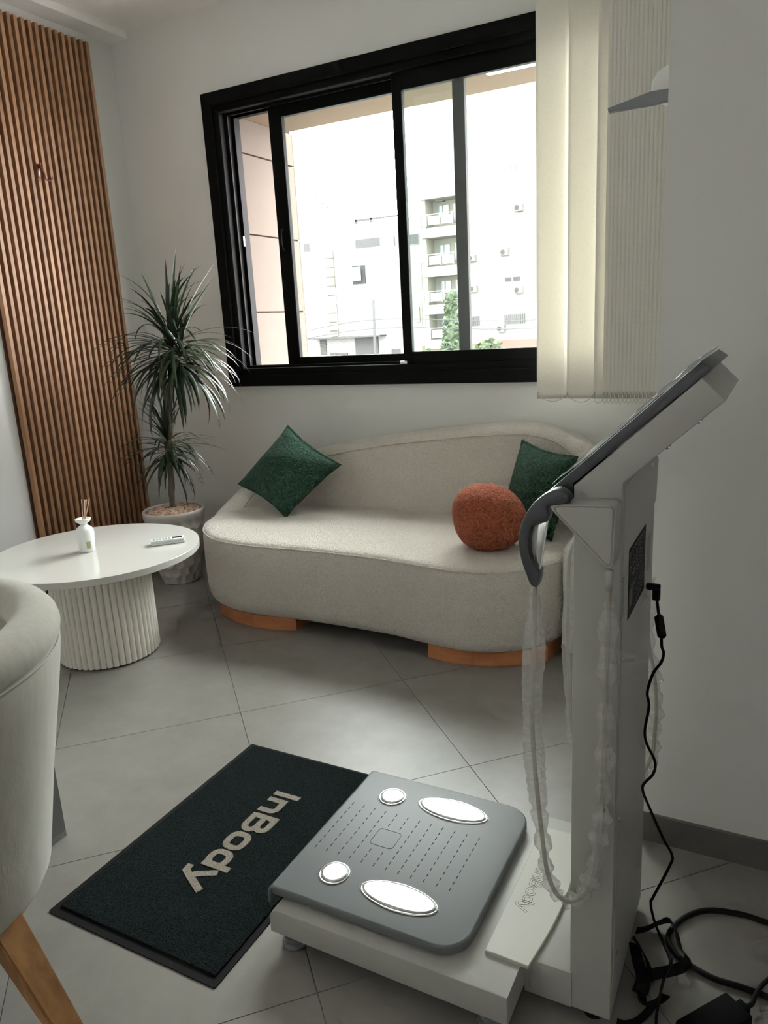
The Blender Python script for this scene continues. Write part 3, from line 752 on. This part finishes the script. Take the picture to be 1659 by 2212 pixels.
# ------------------------------------------------------------------ floor mat
mt = thing('floor_mat', 'dark green floor mat with a beige word on the grey tiles before the scale', 'mat')
MX0, MX1, MY0, MY1 = -1.424, -.928, .893, 1.664
bm = bmesh.new(); prism(bm, rrect(MX0, MX1, MY0, MY1, .006, 3), 'z', .0, .0025); obj('rubber_border', bm, 'mat_edge', mt)
bm = bmesh.new(); bbox(bm, MX0+.016, MX1-.016, MY0+.022, MY1-.012, .002, .0075, .002, 2); obj('pile', bm, 'mat_pile', mt)
def mat_letter(li, strokes, W):
    bm = bmesh.new()
    for si, (pth, closed) in enumerate(strokes):
        Lf, Rt = ribbon(pth, .215, closed); n = len(Lf)
        lo = [[bm.verts.new((*W(p), z)) for p in side] for side in (Lf, Rt) for z in (.007, .0090+.0004*si)]
        a0, a1, b0, b1 = lo
        for i in range(n if closed else n-1):
            j = (i+1) % n
            bm.faces.new((a1[i], a1[j], b1[j], b1[i])); bm.faces.new((a0[i], a0[j], a1[j], a1[i])); bm.faces.new((b0[i], b0[j], b1[j], b1[i]))
        if not closed:
            for i in (0, n-1): bm.faces.new((a0[i], a1[i], b1[i], b0[i]))
    obj('letter', bm, 'mat_letter', mt)
letters(-1.196, 1.483, .083, mat_letter)

# ------------------------------------------------------------------ body composition scale
mc = thing('body_composition_scale', 'white and grey body composition scale with tilted screen column', 'medical scale')
Y0, Y1 = 1.135, 1.475
bm = bmesh.new(); prism(bm, [(-.885, .040), (-.36, .036), (-.36, .099), (-.862, .099), (-.877, .093), (-.885, .080)], 'y', 1.030, 1.556, bev=.003); obj('base', bm, 'machine_white', mc, auto=30)
bm = bmesh.new(); bbox(bm, -.361, -.27, 1.131, 1.479, .020, .098, .002); obj('neck', bm, 'machine_white', mc, auto=30)
bm = bmesh.new(); prism(bm, [(-.274, .018), (-.2, .018), (-.2, 1.028), (-.065, 1.151), (-.097, 1.183), (-.274, 1.020)], 'y', Y0, Y1, bev=.0025); obj('column', bm, 'machine_white', mc, auto=30)
# tread: a grey shell that rolls over the front edge
bm = bmesh.new(); prism(bm, rrect(-.895, -.470, 1.072, 1.515, (.004, .055, .055, .004)), 'z', .092, .105); obj('shadow_gap', bm, 'black', mc)
out = rrect(-.900, -.459, 1.060, 1.526, (.010, .062, .062, .010), 8)
bm = bmesh.new(); prism(bm, out, 'z', .104, .1255, bev=.005, seg=3)
tread = obj('tread', bm, 'machine_grey', mc, auto=40)
bm = bmesh.new(); arcp = [(-.889+.0195*cos(radians(a)), .106+.0195*sin(radians(a))) for a in (90, 110, 130, 150, 170, 180)]
inn = [(-.889+.013*cos(radians(a)), .106+.013*sin(radians(a))) for a in (180, 150, 120, 90)]
prism(bm, arcp+[(-.9085, .078), (-.902, .078)]+inn, 'y', 1.060, 1.526, bev=.002, seg=1); obj('front_lip', bm, 'machine_grey', mc, auto=50)
def electrode(pts):
    bm = bmesh.new(); c = Vector((sum(p[0] for p in pts)/len(pts), sum(p[1] for p in pts)/len(pts)))
    def ring(s, z): return [bm.verts.new((c.x+(p[0]-c.x)*(1+s/abs(Vector((p[0]-c.x, p[1]-c.y)).length)), c.y+(p[1]-c.y)*(1+s/abs(Vector((p[0]-c.x, p[1]-c.y)).length)), z)) for p in pts]
    R = [ring(.006, .1245), ring(.0055, .1275), ring(.0035, .1282), ring(.0015, .1276), ring(.001, .1268)]; n = len(pts)
    for A, B in zip(R, R[1:]):
        for i in range(n): bm.faces.new((A[i], A[(i+1) % n], B[(i+1) % n], B[i]))
    bm.faces.new(R[-1])
    rm = obj('electrode_rim', bm, 'chrome_rim', mc, smooth=False, auto=60)
    bm = bmesh.new(); A = ring(.0008, .1262); B = ring(-.001, .1296); C = ring(-.004, .1305)
    for P, Q in ((A, B), (B, C)):
        for i in range(n): bm.faces.new((P[i], P[(i+1) % n], Q[(i+1) % n], Q[i]))
    bm.faces.new(C); obj('foot_electrode', bm, 'chrome', rm, auto=12)
    bm = bmesh.new(); A = ring(.0095, .1258); B = ring(.0058, .1259)
    for i in range(n): bm.faces.new((A[i], A[(i+1) % n], B[(i+1) % n], B[i]))
    obj('groove', bm, 'machine_dark', rm)
def ell(cx, cy, a, b, n=56): return [(cx+a*cos(2*pi*k/n), cy+b*sin(2*pi*k/n)) for k in range(n)]
electrode(ell(-.797, 1.440, .0285, .0285)); electrode(ell(-.791, 1.148, .0285, .0285))
electrode(ell(-.637, 1.449, .084, .0335)); electrode(ell(-.631, 1.141, .083, .0325))
bm = bmesh.new()
for i in range(12):
    x = -.876+.0303*i
    for j in range(10):
        y = 1.207+.0190*j
        if 3 < i < 6 and 3 <= j <= 6: continue
        bbox(bm, x-.0009, x+.0009, y-.0048, y+.0048, .1252, .1259)
stuff(obj('grip_slits', bm, 'black', tread))
sq = rrect(-.769, -.711, 1.266, 1.323, .008, 4)
tubeobj('centre_square', [(x, y, .1256) for x, y in sq+sq[:1]], .0007, 'machine_dark', tread, n=4)
# raised name plate
pl = [(-.430, 1.108), (-.344, 1.106)]+[(-.344+.020*sin(pi*k/14), 1.106+.40*k/14) for k in range(1, 14)]+[(-.344, 1.506), (-.430, 1.504)]
bm = bmesh.new(); prism(bm, pl, 'z', .098, .1065, bev=.0012, seg=1); plate = obj('name_plate', bm, 'machine_cream', mc, auto=30)
bm = bmesh.new()
def groove_letter(li, strokes, W):
    for pth, closed in strokes:
        Lf, Rt = ribbon(pth, .17, closed)
        for side in (Lf, Rt):
            s = side+(side[:1] if closed else []); tube(bm, [(*W(p), .1066) for p in s], .00055, 4)
letters(-.405, 1.363, .0275, groove_letter)
obj('name_lettering', bm, 'text_groove', plate)
for fx, fy in ((-.845, 1.062), (-.845, 1.524), (-.40, 1.062), (-.40, 1.524)):
    bm = bmesh.new(); lathe(bm, [(0, 0), (.026, 0), (.029, .004), (.029, .009), (.022, .013), (.024, .016), (.024, .026), (.012, .030), (.012, .042), (0, .042)], fx, fy, 28); obj('foot', bm, 'stad_grey', mc, auto=40)
for fx, fy in ((-.235, 1.16), (-.235, 1.45)):
    bm = bmesh.new(); lathe(bm, [(0, 0), (.018, 0), (.018, .02), (0, .02)], fx, fy, 20); obj('foot', bm, 'black', mc)
# head: dark bezel, screen, protective film
bm = bmesh.new(); prism(bm, [(-.2755, .990), (-.318, 1.006), (-.121, 1.186), (-.100, 1.2055), (-.084, 1.1945), (-.2755, 1.0215)], 'y', Y0+.004, Y1-.004, bev=.003); bez = obj('bezel', bm, 'machine_dark', mc, auto=30)
d = Vector((.197, 0, .180)).normalized(); nrm = Vector((-d.z, 0, d.x)); o0 = Vector((-.318, 0, 1.006))
def on(s, y, h): v = o0+d*s+nrm*h; return (v.x, y, v.z)
bm = bmesh.new(); vs = [bm.verts.new(on(s, y, h)) for h in (-.001, .0015) for s, y in ((.035, 1.165), (.225, 1.165), (.225, 1.445), (.035, 1.445))]
for f in ((3, 2, 1, 0), (4, 5, 6, 7), (0, 1, 5, 4), (1, 2, 6, 5), (2, 3, 7, 6), (3, 0, 4, 7)): bm.faces.new([vs[i] for i in f])
obj('screen', bm, 'lcd', bez)
bm = bmesh.new(); G1, G2 = 36, 22; random.seed(5); gv = {}
for i in range(G1+1):
    for j in range(G2+1):
        s = .015+.285*i/G1; y = 1.136+.338*j/G2; h = .003+.002*abs(sin(22*i/G1+2.2*sin(5*j/G2)))+.0015*random.random()
        gv[i, j] = bm.verts.new(on(s, y, h))
for i in range(G1):
    for j in range(G2): bm.faces.new((gv[i, j], gv[i+1, j], gv[i+1, j+1], gv[i, j+1]))
obj('protective_film', bm, 'film', bez, smooth=True)
# rear panel with labels and screws
box('rear_panel', -.2005, -.1985, 1.150, 1.462, .055, 1.020, 'machine_white', mc, bev=.0006, seg=1)
lab = box('rating_label', -.1985, -.1978, 1.196, 1.362, .782, .905, 'spec_label', mc)
bm = bmesh.new(); random.seed(3)
for q in range(17):
    z = .897-.0066*q; y = 1.203
    while y < 1.352:
        ln = random.uniform(.006, .024)
        if not (q > 9 and y < 1.24): bbox(bm, -.1979, -.1975, y, min(y+ln, 1.355), z-.0012, z+.0008)
        y += ln+random.uniform(.003, .012)
bbox(bm, -.1979, -.1974, 1.203, 1.232, .800, .832)
stuff(obj('label_print', bm, 'label_print', lab))
box('sticker', -.1985, -.1979, 1.394, 1.427, .803, .870, 'sticker', mc); box('sticker', -.2003, -.1980, 1.1365, 1.158, .804, .873, 'sticker', mc)
for y, z in ((1.160, 1.006), (1.413, 1.004), (1.160, .729), (1.413, .727), (1.165, .424), (1.413, .426), (1.168, .142), (1.413, .145)):
    bm = bmesh.new(); lathe(bm, [(0, 0), (.0042, 0), (.0042, .0012), (.003, .002), (0, .002)], 0, 0, 14); o = obj('screw', bm, 'chrome_rim', mc, auto=40); o.rotation_euler = (0, pi/2, 0); o.location = (-.1986, y, z)
for t in (.30, .62):
    for y in (1.19, 1.42):
        p = Vector((-.2, y, 1.028)).lerp(Vector((-.065, y, 1.151)), t+.1); bm = bmesh.new(); lathe(bm, [(0, -.001), (.005, -.001), (.005, .004), (0, .004)], 0, 0, 14)
        o = obj('screw', bm, 'chrome_rim', mc, auto=40); o.location = p; o.rotation_euler = (0, radians(132), 0)
# hand grip brackets and hand grips on both sides
for side in (0, 1):
    def yy(a): return a if side == 0 else 2.61-a
    tri = [(-.3065, .999), (-.2005, 1.0045), (-.2035, .8955)]
    bm = bmesh.new(); prism(bm, rpoly(tri, [.008, .010, .010]), 'y', yy(1.090), yy(1.1355), bev=.003, seg=2); br = obj('grip_bracket', bm, 'machine_white', mc, auto=40)
    c = (sum(p[0] for p in tri)/3+.006, sum(p[1] for p in tri)/3+.006); inner = [(c[0]+(p[0]-c[0])*.86, c[1]+(p[1]-c[1])*.86) for p in tri]
    bm = bmesh.new(); prism(bm, rpoly(inner, .006), 'y', yy(1.0885), yy(1.0915), bev=.0008, seg=1); obj('bracket_panel', bm, 'machine_white', br, auto=40)
    lp = rpoly([(c[0]+(p[0]-c[0])*.885, c[1]+(p[1]-c[1])*.885) for p in tri], .006); tubeobj('panel_joint', [(x, yy(1.0902), z) for x, z in lp+lp[:1]], .0011, 'text_groove', br, n=5)
    hp = [(-.269, 1.005), (-.274, 1.017), (-.288, 1.0235), (-.303, 1.018), (-.323, 1.002), (-.341, .974), (-.349, .945), (-.349, .930), (-.345, .906), (-.336, .880), (-.330, .866), (-.320, .863),
          (-.3155, .888), (-.325, .900), (-.331, .918), (-.332, .938), (-.326, .962), (-.304, .971), (-.301, .984), (-.303, .994), (-.290, .999)]
    hq = catmull([(p[0], p[1], 0) for p in hp], 2, closed=True)
    bm = bmesh.new(); prism(bm, [(p.x, p.y) for p in hq], 'y', yy(1.0865), yy(1.116), bev=.0035, seg=2); g = obj('hand_grip', bm, 'machine_dark', mc, auto=40)
    bm = bmesh.new(); prism(bm, [(-.306, .970), (-.320, .966), (-.326, .900), (-.3175, .889)], 'y', yy(1.096), yy(1.110), bev=.002); obj('thumb_electrode', bm, 'chrome_rim', g, auto=40)
    bm = bmesh.new(); prism(bm, [(-.320, .964), (-.327, .958), (-.331, .938), (-.330, .916), (-.326, .902)], 'y', yy(1.100), yy(1.106)); obj('palm_electrode', bm, 'chrome', g)
    if side == 0:
        cp = [(-.326, 1.1, .859), (-.33, 1.1, .711), (-.332, 1.1, .617), (-.329, 1.1, .548), (-.323, 1.1, .478), (-.316, 1.1, .406), (-.307, 1.1, .334), (-.29, 1.1, .291), (-.265, 1.1, .284), (-.242, 1.1, .309),
              (-.226, 1.1, .361), (-.218, 1.1, .436), (-.213, 1.1, .508), (-.213, 1.1, .61), (-.212, 1.1, .732), (-.211, 1.1, .849), (-.211, 1.1, .90)]
    else:
        cp = [(-.326, 1.515, .862), (-.372, 1.52, .79), (-.376, 1.52, .675), (-.377, 1.52, .566), (-.372, 1.52, .454), (-.362, 1.52, .339), (-.33, 1.52, .255), (-.28, 1.52, .235), (-.23, 1.52, .265),
              (-.196, 1.52, .334), (-.189, 1.52, .403), (-.188, 1.52, .469), (-.196, 1.52, .542), (-.209, 1.52, .614), (-.212, 1.52, .75), (-.211, 1.515, .90)]
    tubeobj('grip_cable', cp, .0042, 'cable_grey', mc, per=5, n=8)
    random.seed(21+side); fine = catmull(cp, 14)
    fine = fine[1:-14] if side == 0 else fine[6:-14]
    def rad(t, ph=side*1.7):
        wide = .0175 if (t < .30 and side == 0) else .0125
        cr_ = .0035*sin(150*t+ph)+.002*sin(61*t)+.0015*random.uniform(-1, 1)
        return (wide+(cr_ if t > .27 else .0012*sin(40*t)))*(.45+.55*min(1, t/.035))
    bm = bmesh.new(); tube(bm, [p+Vector((0, 0, 0)) for p in fine], rad, 10, cap=False, flat=.62, jitter=.10); obj('plastic_sleeve', bm, 'plastic_bag', mc, smooth=False)
    tubeobj('strain_relief', [(-.211, yy(1.1), .90), (-.2115, yy(1.1), .868)], .0065, 'machine_white', mc, n=10)

# ------------------------------------------------------------------ power lead, adapter and strap on the floor
pw = thing('power_cable', 'thin black power cable hanging from the back of the scale', 'cable')
bm = bmesh.new(); bbox(bm, -.1975, -.172, 1.380, 1.392, .772, .784, .003); bbox(bm, -.186, -.172, 1.380, 1.392, .752, .775, .003); obj('plug', bm, 'black', pw, auto=40)
pts = [(-.178, 1.386, .756), (-.173, 1.387, .72), (-.168, 1.387, .688), (-.166, 1.387, .66), (-.162, 1.387, .647), (-.166, 1.387, .627), (-.180, 1.387, .601), (-.189, 1.387, .56), (-.185, 1.387, .531), (-.191, 1.387, .479), (-.187, 1.387, .45),
       (-.170, 1.387, .413), (-.173, 1.387, .384), (-.190, 1.387, .357), (-.190, 1.387, .338), (-.175, 1.387, .302), (-.149, 1.387, .244), (-.131, 1.387, .211), (-.134, 1.387, .184), (-.164, 1.387, .096), (-.168, 1.390, .082), (-.165, 1.40, .045), (-.155, 1.406, .006), (-.124, 1.347, .006), (-.115, 1.308, .03), (-.122, 1.264, .03), (-.124, 1.218, .03), (-.124, 1.174, .006), (-.10, 1.15, .005), (-.07, 1.165, .012)]
tubeobj('lead', pts, .0028, 'black', pw, per=5, n=8)
tubeobj('ferrite_core', [(-.1755, 1.387, .722), (-.1735, 1.387, .719), (-.1665, 1.387, .682), (-.1662, 1.387, .678)], lambda t: .0055 if t in (0, 1) else .0085, 'black', pw, n=12)
ad = thing('power_adapter', 'black power adapter brick lying on the floor near the wall', 'power adapter')
bm = bmesh.new(); bbox(bm, -.065, .065, -.030, .030, 0, .034, .005); bbox(bm, .064, .082, -.012, .012, .009, .027, .004); obj('body', bm, 'black_soft', ad, auto=40)
tubeobj('mains_lead', [(.080, 0, .018), (.098, .0, .014), (.125, .012, .012), (.165, .02, .016), (.22, .02, .008), (.32, -.04, .005), (.42, -.16, .005), (.62, -.42, .005), (.95, -.62, .005)], .0045, 'black', ad, per=5)
ad.location = (-.030, 1.205, 0); ad.rotation_euler = (0, 0, radians(53))
mlead = tag(tubeobj('mains_cable', [(1.30, 1.60, .006), (.8, 1.56, .006), (.40, 1.50, .006), (.16, 1.50, .006), (.10, 1.513, .006), (.052, 1.517, .006), (.001, 1.520, .006), (-.062, 1.504, .006), (-.102, 1.468, .006), (-.126, 1.421, .006), (-.130, 1.385, .006), (-.110, 1.352, .006), (-.082, 1.336, .006), (-.037, 1.323, .006), (.010, 1.324, .006), (.056, 1.321, .006), (.12, 1.31, .006), (.20, 1.28, .006), (.45, 1.22, .006), (.85, 1.25, .006), (1.3, 1.30, .006)], .0058, 'black', per=6, n=10),
            'thick black mains cable looped on the floor near the wall skirting', 'cable')
def strap(path, wd, twist0, twist1, th=.0022):
    pth = catmull(path, 8); bm = bmesh.new(); N = len(pth); prev = None
    for i, p in enumerate(pth):
        t = (pth[min(i+1, N-1)]-pth[max(i-1, 0)]).normalized(); f = i/(N-1); a = twist0+(twist1-twist0)*f
        sd = t.cross(Vector((0, 0, 1))); sd = sd.normalized() if sd.length > .05 else Vector((1, 0, 0)); up = sd.cross(t)
        wv = sd*cos(a)+up*sin(a); hv = up*cos(a)-sd*sin(a)
        row = [bm.verts.new(p+wv*(wd/2*u)+hv*(th/2*v)) for u, v in ((-1, -1), (1, -1), (1, 1), (-1, 1))]
        if prev:
            for k in range(4): bm.faces.new((prev[k], prev[(k+1) % 4], row[(k+1) % 4], row[k]))
        else: bm.faces.new(row[::-1])
        prev = row
    bm.faces.new(prev); return bm
st = thing('carry_strap', 'tangled flat black strap on the floor behind the scale column', 'strap')
obj('band', strap([(-.193, 1.376, .012), (-.174, 1.391, .012), (-.147, 1.414, .020), (-.130, 1.414, .028), (-.117, 1.395, .025), (-.104, 1.358, .020), (-.088, 1.337, .022), (-.093, 1.315, .020), (-.115, 1.299, .014), (-.141, 1.282, .012), (-.157, 1.262, .014), (-.160, 1.234, .012), (-.150, 1.207, .010), (-.128, 1.219, .012), (-.116, 1.240, .012)], .020, radians(75), radians(25)), 'black_soft', st)
obj('band', strap([(-.186, 1.306, .045), (-.180, 1.292, .036), (-.172, 1.277, .026), (-.160, 1.252, .018), (-.163, 1.222, .012)], .026, radians(30), radians(5)), 'black_soft', st)
obj('band', strap([(-.190, 1.310, .055), (-.173, 1.300, .045), (-.155, 1.280, .030), (-.146, 1.255, .018)], .016, radians(70), radians(40)), 'black_soft', st)
obj('band', strap([(-.190, 1.150, .006), (-.175, 1.152, .006), (-.155, 1.165, .010), (-.140, 1.195, .010), (-.135, 1.215, .012)], .018, radians(10), radians(30)), 'black_soft', st)
box('buckle', -.168, -.146, 1.226, 1.252, .008, .030, 'black_soft', st, bev=.003)

# ------------------------------------------------------------------ the street outside
struct(box('ground_street', -90, 90, -90, 90, -6.2, -6.0, 'asphalt'))
def sc2(x, z, k): return x*k, 1.275+(z-1.275)*k
K = 60/28
ap = thing('apartment_building', 'pale cream apartment block with balconies outside the right window pane', 'building')
def E_box(name, x0, x1, z0, z1, ya, yb, m, parent, k, bev=0):
    a, c = sc2(x0, z0, k); b, d_ = sc2(x1, z1, k); return box(name, min(a, b), max(a, b), ya, yb, min(c, d_), max(c, d_), m, parent, bev)
YA = 60.0
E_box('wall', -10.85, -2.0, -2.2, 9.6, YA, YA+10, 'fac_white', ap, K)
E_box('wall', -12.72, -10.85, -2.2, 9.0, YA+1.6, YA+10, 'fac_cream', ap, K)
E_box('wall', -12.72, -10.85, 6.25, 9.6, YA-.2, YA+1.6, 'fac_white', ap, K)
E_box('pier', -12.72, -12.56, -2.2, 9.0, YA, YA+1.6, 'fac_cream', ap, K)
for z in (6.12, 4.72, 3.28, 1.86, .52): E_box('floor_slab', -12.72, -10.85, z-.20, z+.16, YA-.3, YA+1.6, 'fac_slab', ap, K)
def ext_window(par, x0, x1, z0, z1, y, k, m='fac_glass', split=1):
    f = E_box('window', x0, x1, z0, z1, y-.06, y+.02, 'fac_frame', par, k); wd = (x1-x0)/split
    for s in range(split): E_box('pane', x0+wd*s+.03, x0+wd*(s+1)-.03, z0+.03, z1-.03, y-.08, y-.055, m, f, k)
def ac(par, x, z, y, k):
    u = E_box('air_conditioner', x-.16, x+.16, z-.12, z+.12, y-.55, y, 'ac_white', par, k)
    a, c = sc2(x-.03, z, k); bm = bmesh.new(); prism(bm, [(a+.19*cos(2*pi*q/18), c+.19*sin(2*pi*q/18)) for q in range(18)], 'y', y-.57, y-.545); obj('fan_grille', bm, 'ac_fan', u)
for z in (5.36, 3.90, 2.53, 1.12):
    ext_window(ap, -12.40, -11.86, z-.05, z+.42, YA+1.6, K, split=2); ext_window(ap, -11.70, -11.05, z-.25, z+.45, YA+1.6, K, split=2)
    rl = empty('balcony_rail'); rl.parent = ap
    E_box('top_rail', -12.50, -10.95, z-.02, z+.02, YA-.28, YA-.22, 'fac_frame', rl, K)
    for x in (-12.48, -11.92, -11.40, -10.98): E_box('rail_post', x-.02, x+.02, z-.42, z, YA-.27, YA-.23, 'fac_frame', rl, K)
    for x in (-12.42, -11.86): E_box('infill_panel', x, x+.46, z-.38, z-.06, YA-.26, YA-.24, 'fac_white', rl, K)
ac(ap, -12.2, 6.0, YA+1.6, K)
for x0, x1, z0, z1, m in ((-9.38, -8.70, 5.18, 5.50, 'fac_glass'), (-9.40, -8.72, 3.85, 4.28, 'fac_glass'), (-9.42, -8.78, 2.64, 2.86, 'fac_dark'), (-10.78, -10.5, 3.85, 4.2, 'fac_glass'), (-10.78, -10.45, 5.15, 5.2, 'fac_dark'), (-9.4, -8.7, 6.6, 7.0, 'fac_glass')):
    ext_window(ap, x0, x1, z0, z1, YA, K, m, split=2)
for x0, x1 in ((-9.44, -8.60), (-10.78, -10.42)):
    f = E_box('barred_window', x0, x1, 1.12, 1.50, YA-.05, YA+.02, 'fac_frame', ap, K)
    nb = int((x1-x0)/.07)
    for q in range(nb): E_box('bar', x0+(x1-x0)*(q+.3)/nb, x0+(x1-x0)*(q+.75)/nb, 1.13, 1.49, YA-.12, YA-.08, 'fac_dark', f, K)
for x, z in ((-8.81, 5.20), (-9.36, 3.72), (-8.84, 2.34), (-9.54, .98), (-10.66, 3.62), (-10.62, 2.5)): ac(ap, x, z, YA, K)
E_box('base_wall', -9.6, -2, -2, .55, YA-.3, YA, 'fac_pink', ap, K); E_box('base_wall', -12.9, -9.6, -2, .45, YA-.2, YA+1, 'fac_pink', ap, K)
E_box('laundry', -9.12, -8.80, 6.45, 6.66, YA-.6, YA-.55, 'ext_laundry', ap, K)
wb = thing('office_building', 'white low office building with grey ribbon windows outside the left window pane', 'building')
K2 = 2.0; YO = 64.0
E_box('wall', -21.4, -14.55, -2.2, 5.95, YO, YO+10, 'fac_white', wb, K2); E_box('roof_block', -21.4, -19.0, 5.95, 6.75, YO+.5, YO+8, 'fac_white', wb, K2)
E_box('parapet_rail', -18.0, -15.8, 6.08, 6.16, YO+.2, YO+.3, 'fac_grey', wb, K2); E_box('parapet_post', -18.0, -17.9, 5.95, 6.16, YO+.2, YO+.3, 'fac_grey', wb, K2); E_box('parapet_post', -17.2, -17.1, 5.95, 6.16, YO+.2, YO+.3, 'fac_grey', wb, K2)
for x0, x1, z0, z1 in ((-20.87, -20.47, 4.96, 5.40), (-17.99, -16.65, 4.86, 5.30), (-16.0, -15.86, 4.80, 5.26), (-15.28, -14.71, 4.78, 5.25)): ext_window(wb, x0, x1, z0, z1, YO, K2, 'fac_grey', split=1)
aw = E_box('awning_window', -18.22, -17.54, 3.30, 4.13, YO-.1, YO, 'fac_dark', wb, K2); E_box('pane', -18.22, -17.66, 3.44, 4.05, YO-.5, YO-.45, 'fac_white', aw, K2)
E_box('bay', -16.4, -14.64, 2.81, 4.02, YO-.04, YO, 'fac_slab', wb, K2)
E_box('bay', -16.4, -14.70, 1.25, 2.38, YO-.04, YO, 'fac_slab', wb, K2); ext_window(wb, -16.1, -15.5, 1.4, 2.1, YO-.04, K2, split=2); ext_window(wb, -15.3, -14.8, 1.4, 2.1, YO-.04, K2, split=2)
gl_ = E_box('stair_glazing', -19.6, -19.2, .95, 4.9, YO-.2, YO, 'fac_cream', wb, K2)
for q in range(9): E_box('transom', -19.65, -19.15, 1.2+.42*q, 1.24+.42*q, YO-.26, YO-.2, 'fac_grey', gl_, K2)
for q in range(4): E_box('scaffold_tube', -20.4+.02*q, -18.2+.3*q, 1.35+.55*q, 1.38+.55*q, YO-1.2, YO-1.15, 'fac_slab', wb, K2)
for x in (-20.3, -19.75, -18.9, -18.4): E_box('scaffold_tube', x, x+.03, .9, 3.2, YO-1.2, YO-1.15, 'fac_slab', wb, K2)
for q in range(5): E_box('roof_lattice', -20.85, -19.0, 6.75+.2*q, 6.78+.2*q, YO+1, YO+1.1, 'fac_slab', wb, K2)
for q in range(7): E_box('roof_lattice', -20.85+.29*q, -20.82+.29*q, 6.7, 7.65-.08*q, YO+1, YO+1.1, 'fac_slab', wb, K2)
for x0, x1, z0, z1 in ((-18.3, -17.04, .05, .86), (-20.3, -19.95, .1, .85), (-19.75, -18.75, -.2, .16), (-16.35, -15.9, -.1, .25)): E_box('roller_shutter', x0, x1, z0, z1, YO-.1, YO, 'fac_shutter', wb, K2)
E_box('canopy', -20.6, -16.6, .86, .93, YO-1.3, YO, 'fac_grey', wb, K2)
po = tag(tubeobj('utility_pole', [(-26.0, 48, -6), (-25.8, 48, 3.2)], .10, 'fac_grey', n=10), 'thin grey utility pole in the street outside the window', 'pole')
tag(tubeobj('overhead_wire', [(-60, 47, .6), (-37, 47, .8), (-25.5, 47, 1.8), (-13, 47, 1.2), (5, 47, 2.2)], .032, 'fac_grey', n=5, per=6), 'upper thin wire strung across the street outside the window', 'wire')
tag(tubeobj('overhead_wire', [(-60, 47, .1), (-37, 47, .3), (-25.5, 47, 1.2), (-13, 47, .7), (5, 47, 1.6)], .032, 'fac_grey', n=5, per=6), 'lower thin wire strung across the street outside the window', 'wire')
def bush(name, label, cx, y, z0, rx, h, n, cat):
    random.seed(int(cx*10)); bm = bmesh.new()
    for _ in range(n):
        a = random.uniform(0, 2*pi); r = math.sqrt(random.random()); z = random.random(); s = random.uniform(.12, .3)
        p = Vector((cx+rx*r*cos(a)*(1-.7*z), y+rx*r*sin(a)*(1-.7*z), z0+h*z)); R = Matrix.Rotation(random.uniform(0, 6), 3, Vector((random.random(), random.random(), random.random())).normalized())
        vs = [bm.verts.new(p+R@Vector(q)*s) for q in ((-1, -.5, 0), (1, -.5, 0), (1.1, .4, .2), (-.9, .5, .1))]; bm.faces.new(vs)
    t = thing(name, label, cat); stuff(obj('foliage', bm, 'ext_leaf', t)); tubeobj('stem', [(cx, y, -6), (cx, y, z0+h*.4)], .12, 'fac_grey', t, n=8)
bush('street_tree', 'slim dark green tree behind the window bar outside', -22.4, 54, -4, 1.1, 7.5, 900, 'tree')
bush('street_shrub', 'low green shrub at the foot of the cream apartment block', -17.7, 49, -3.6, 2.2, 3.6, 700, 'shrub')
bush('street_shrub', 'small green shrub left of the slim tree outside the window', -22.4, 49, -3.6, 1.5, 3.0, 500, 'shrub')
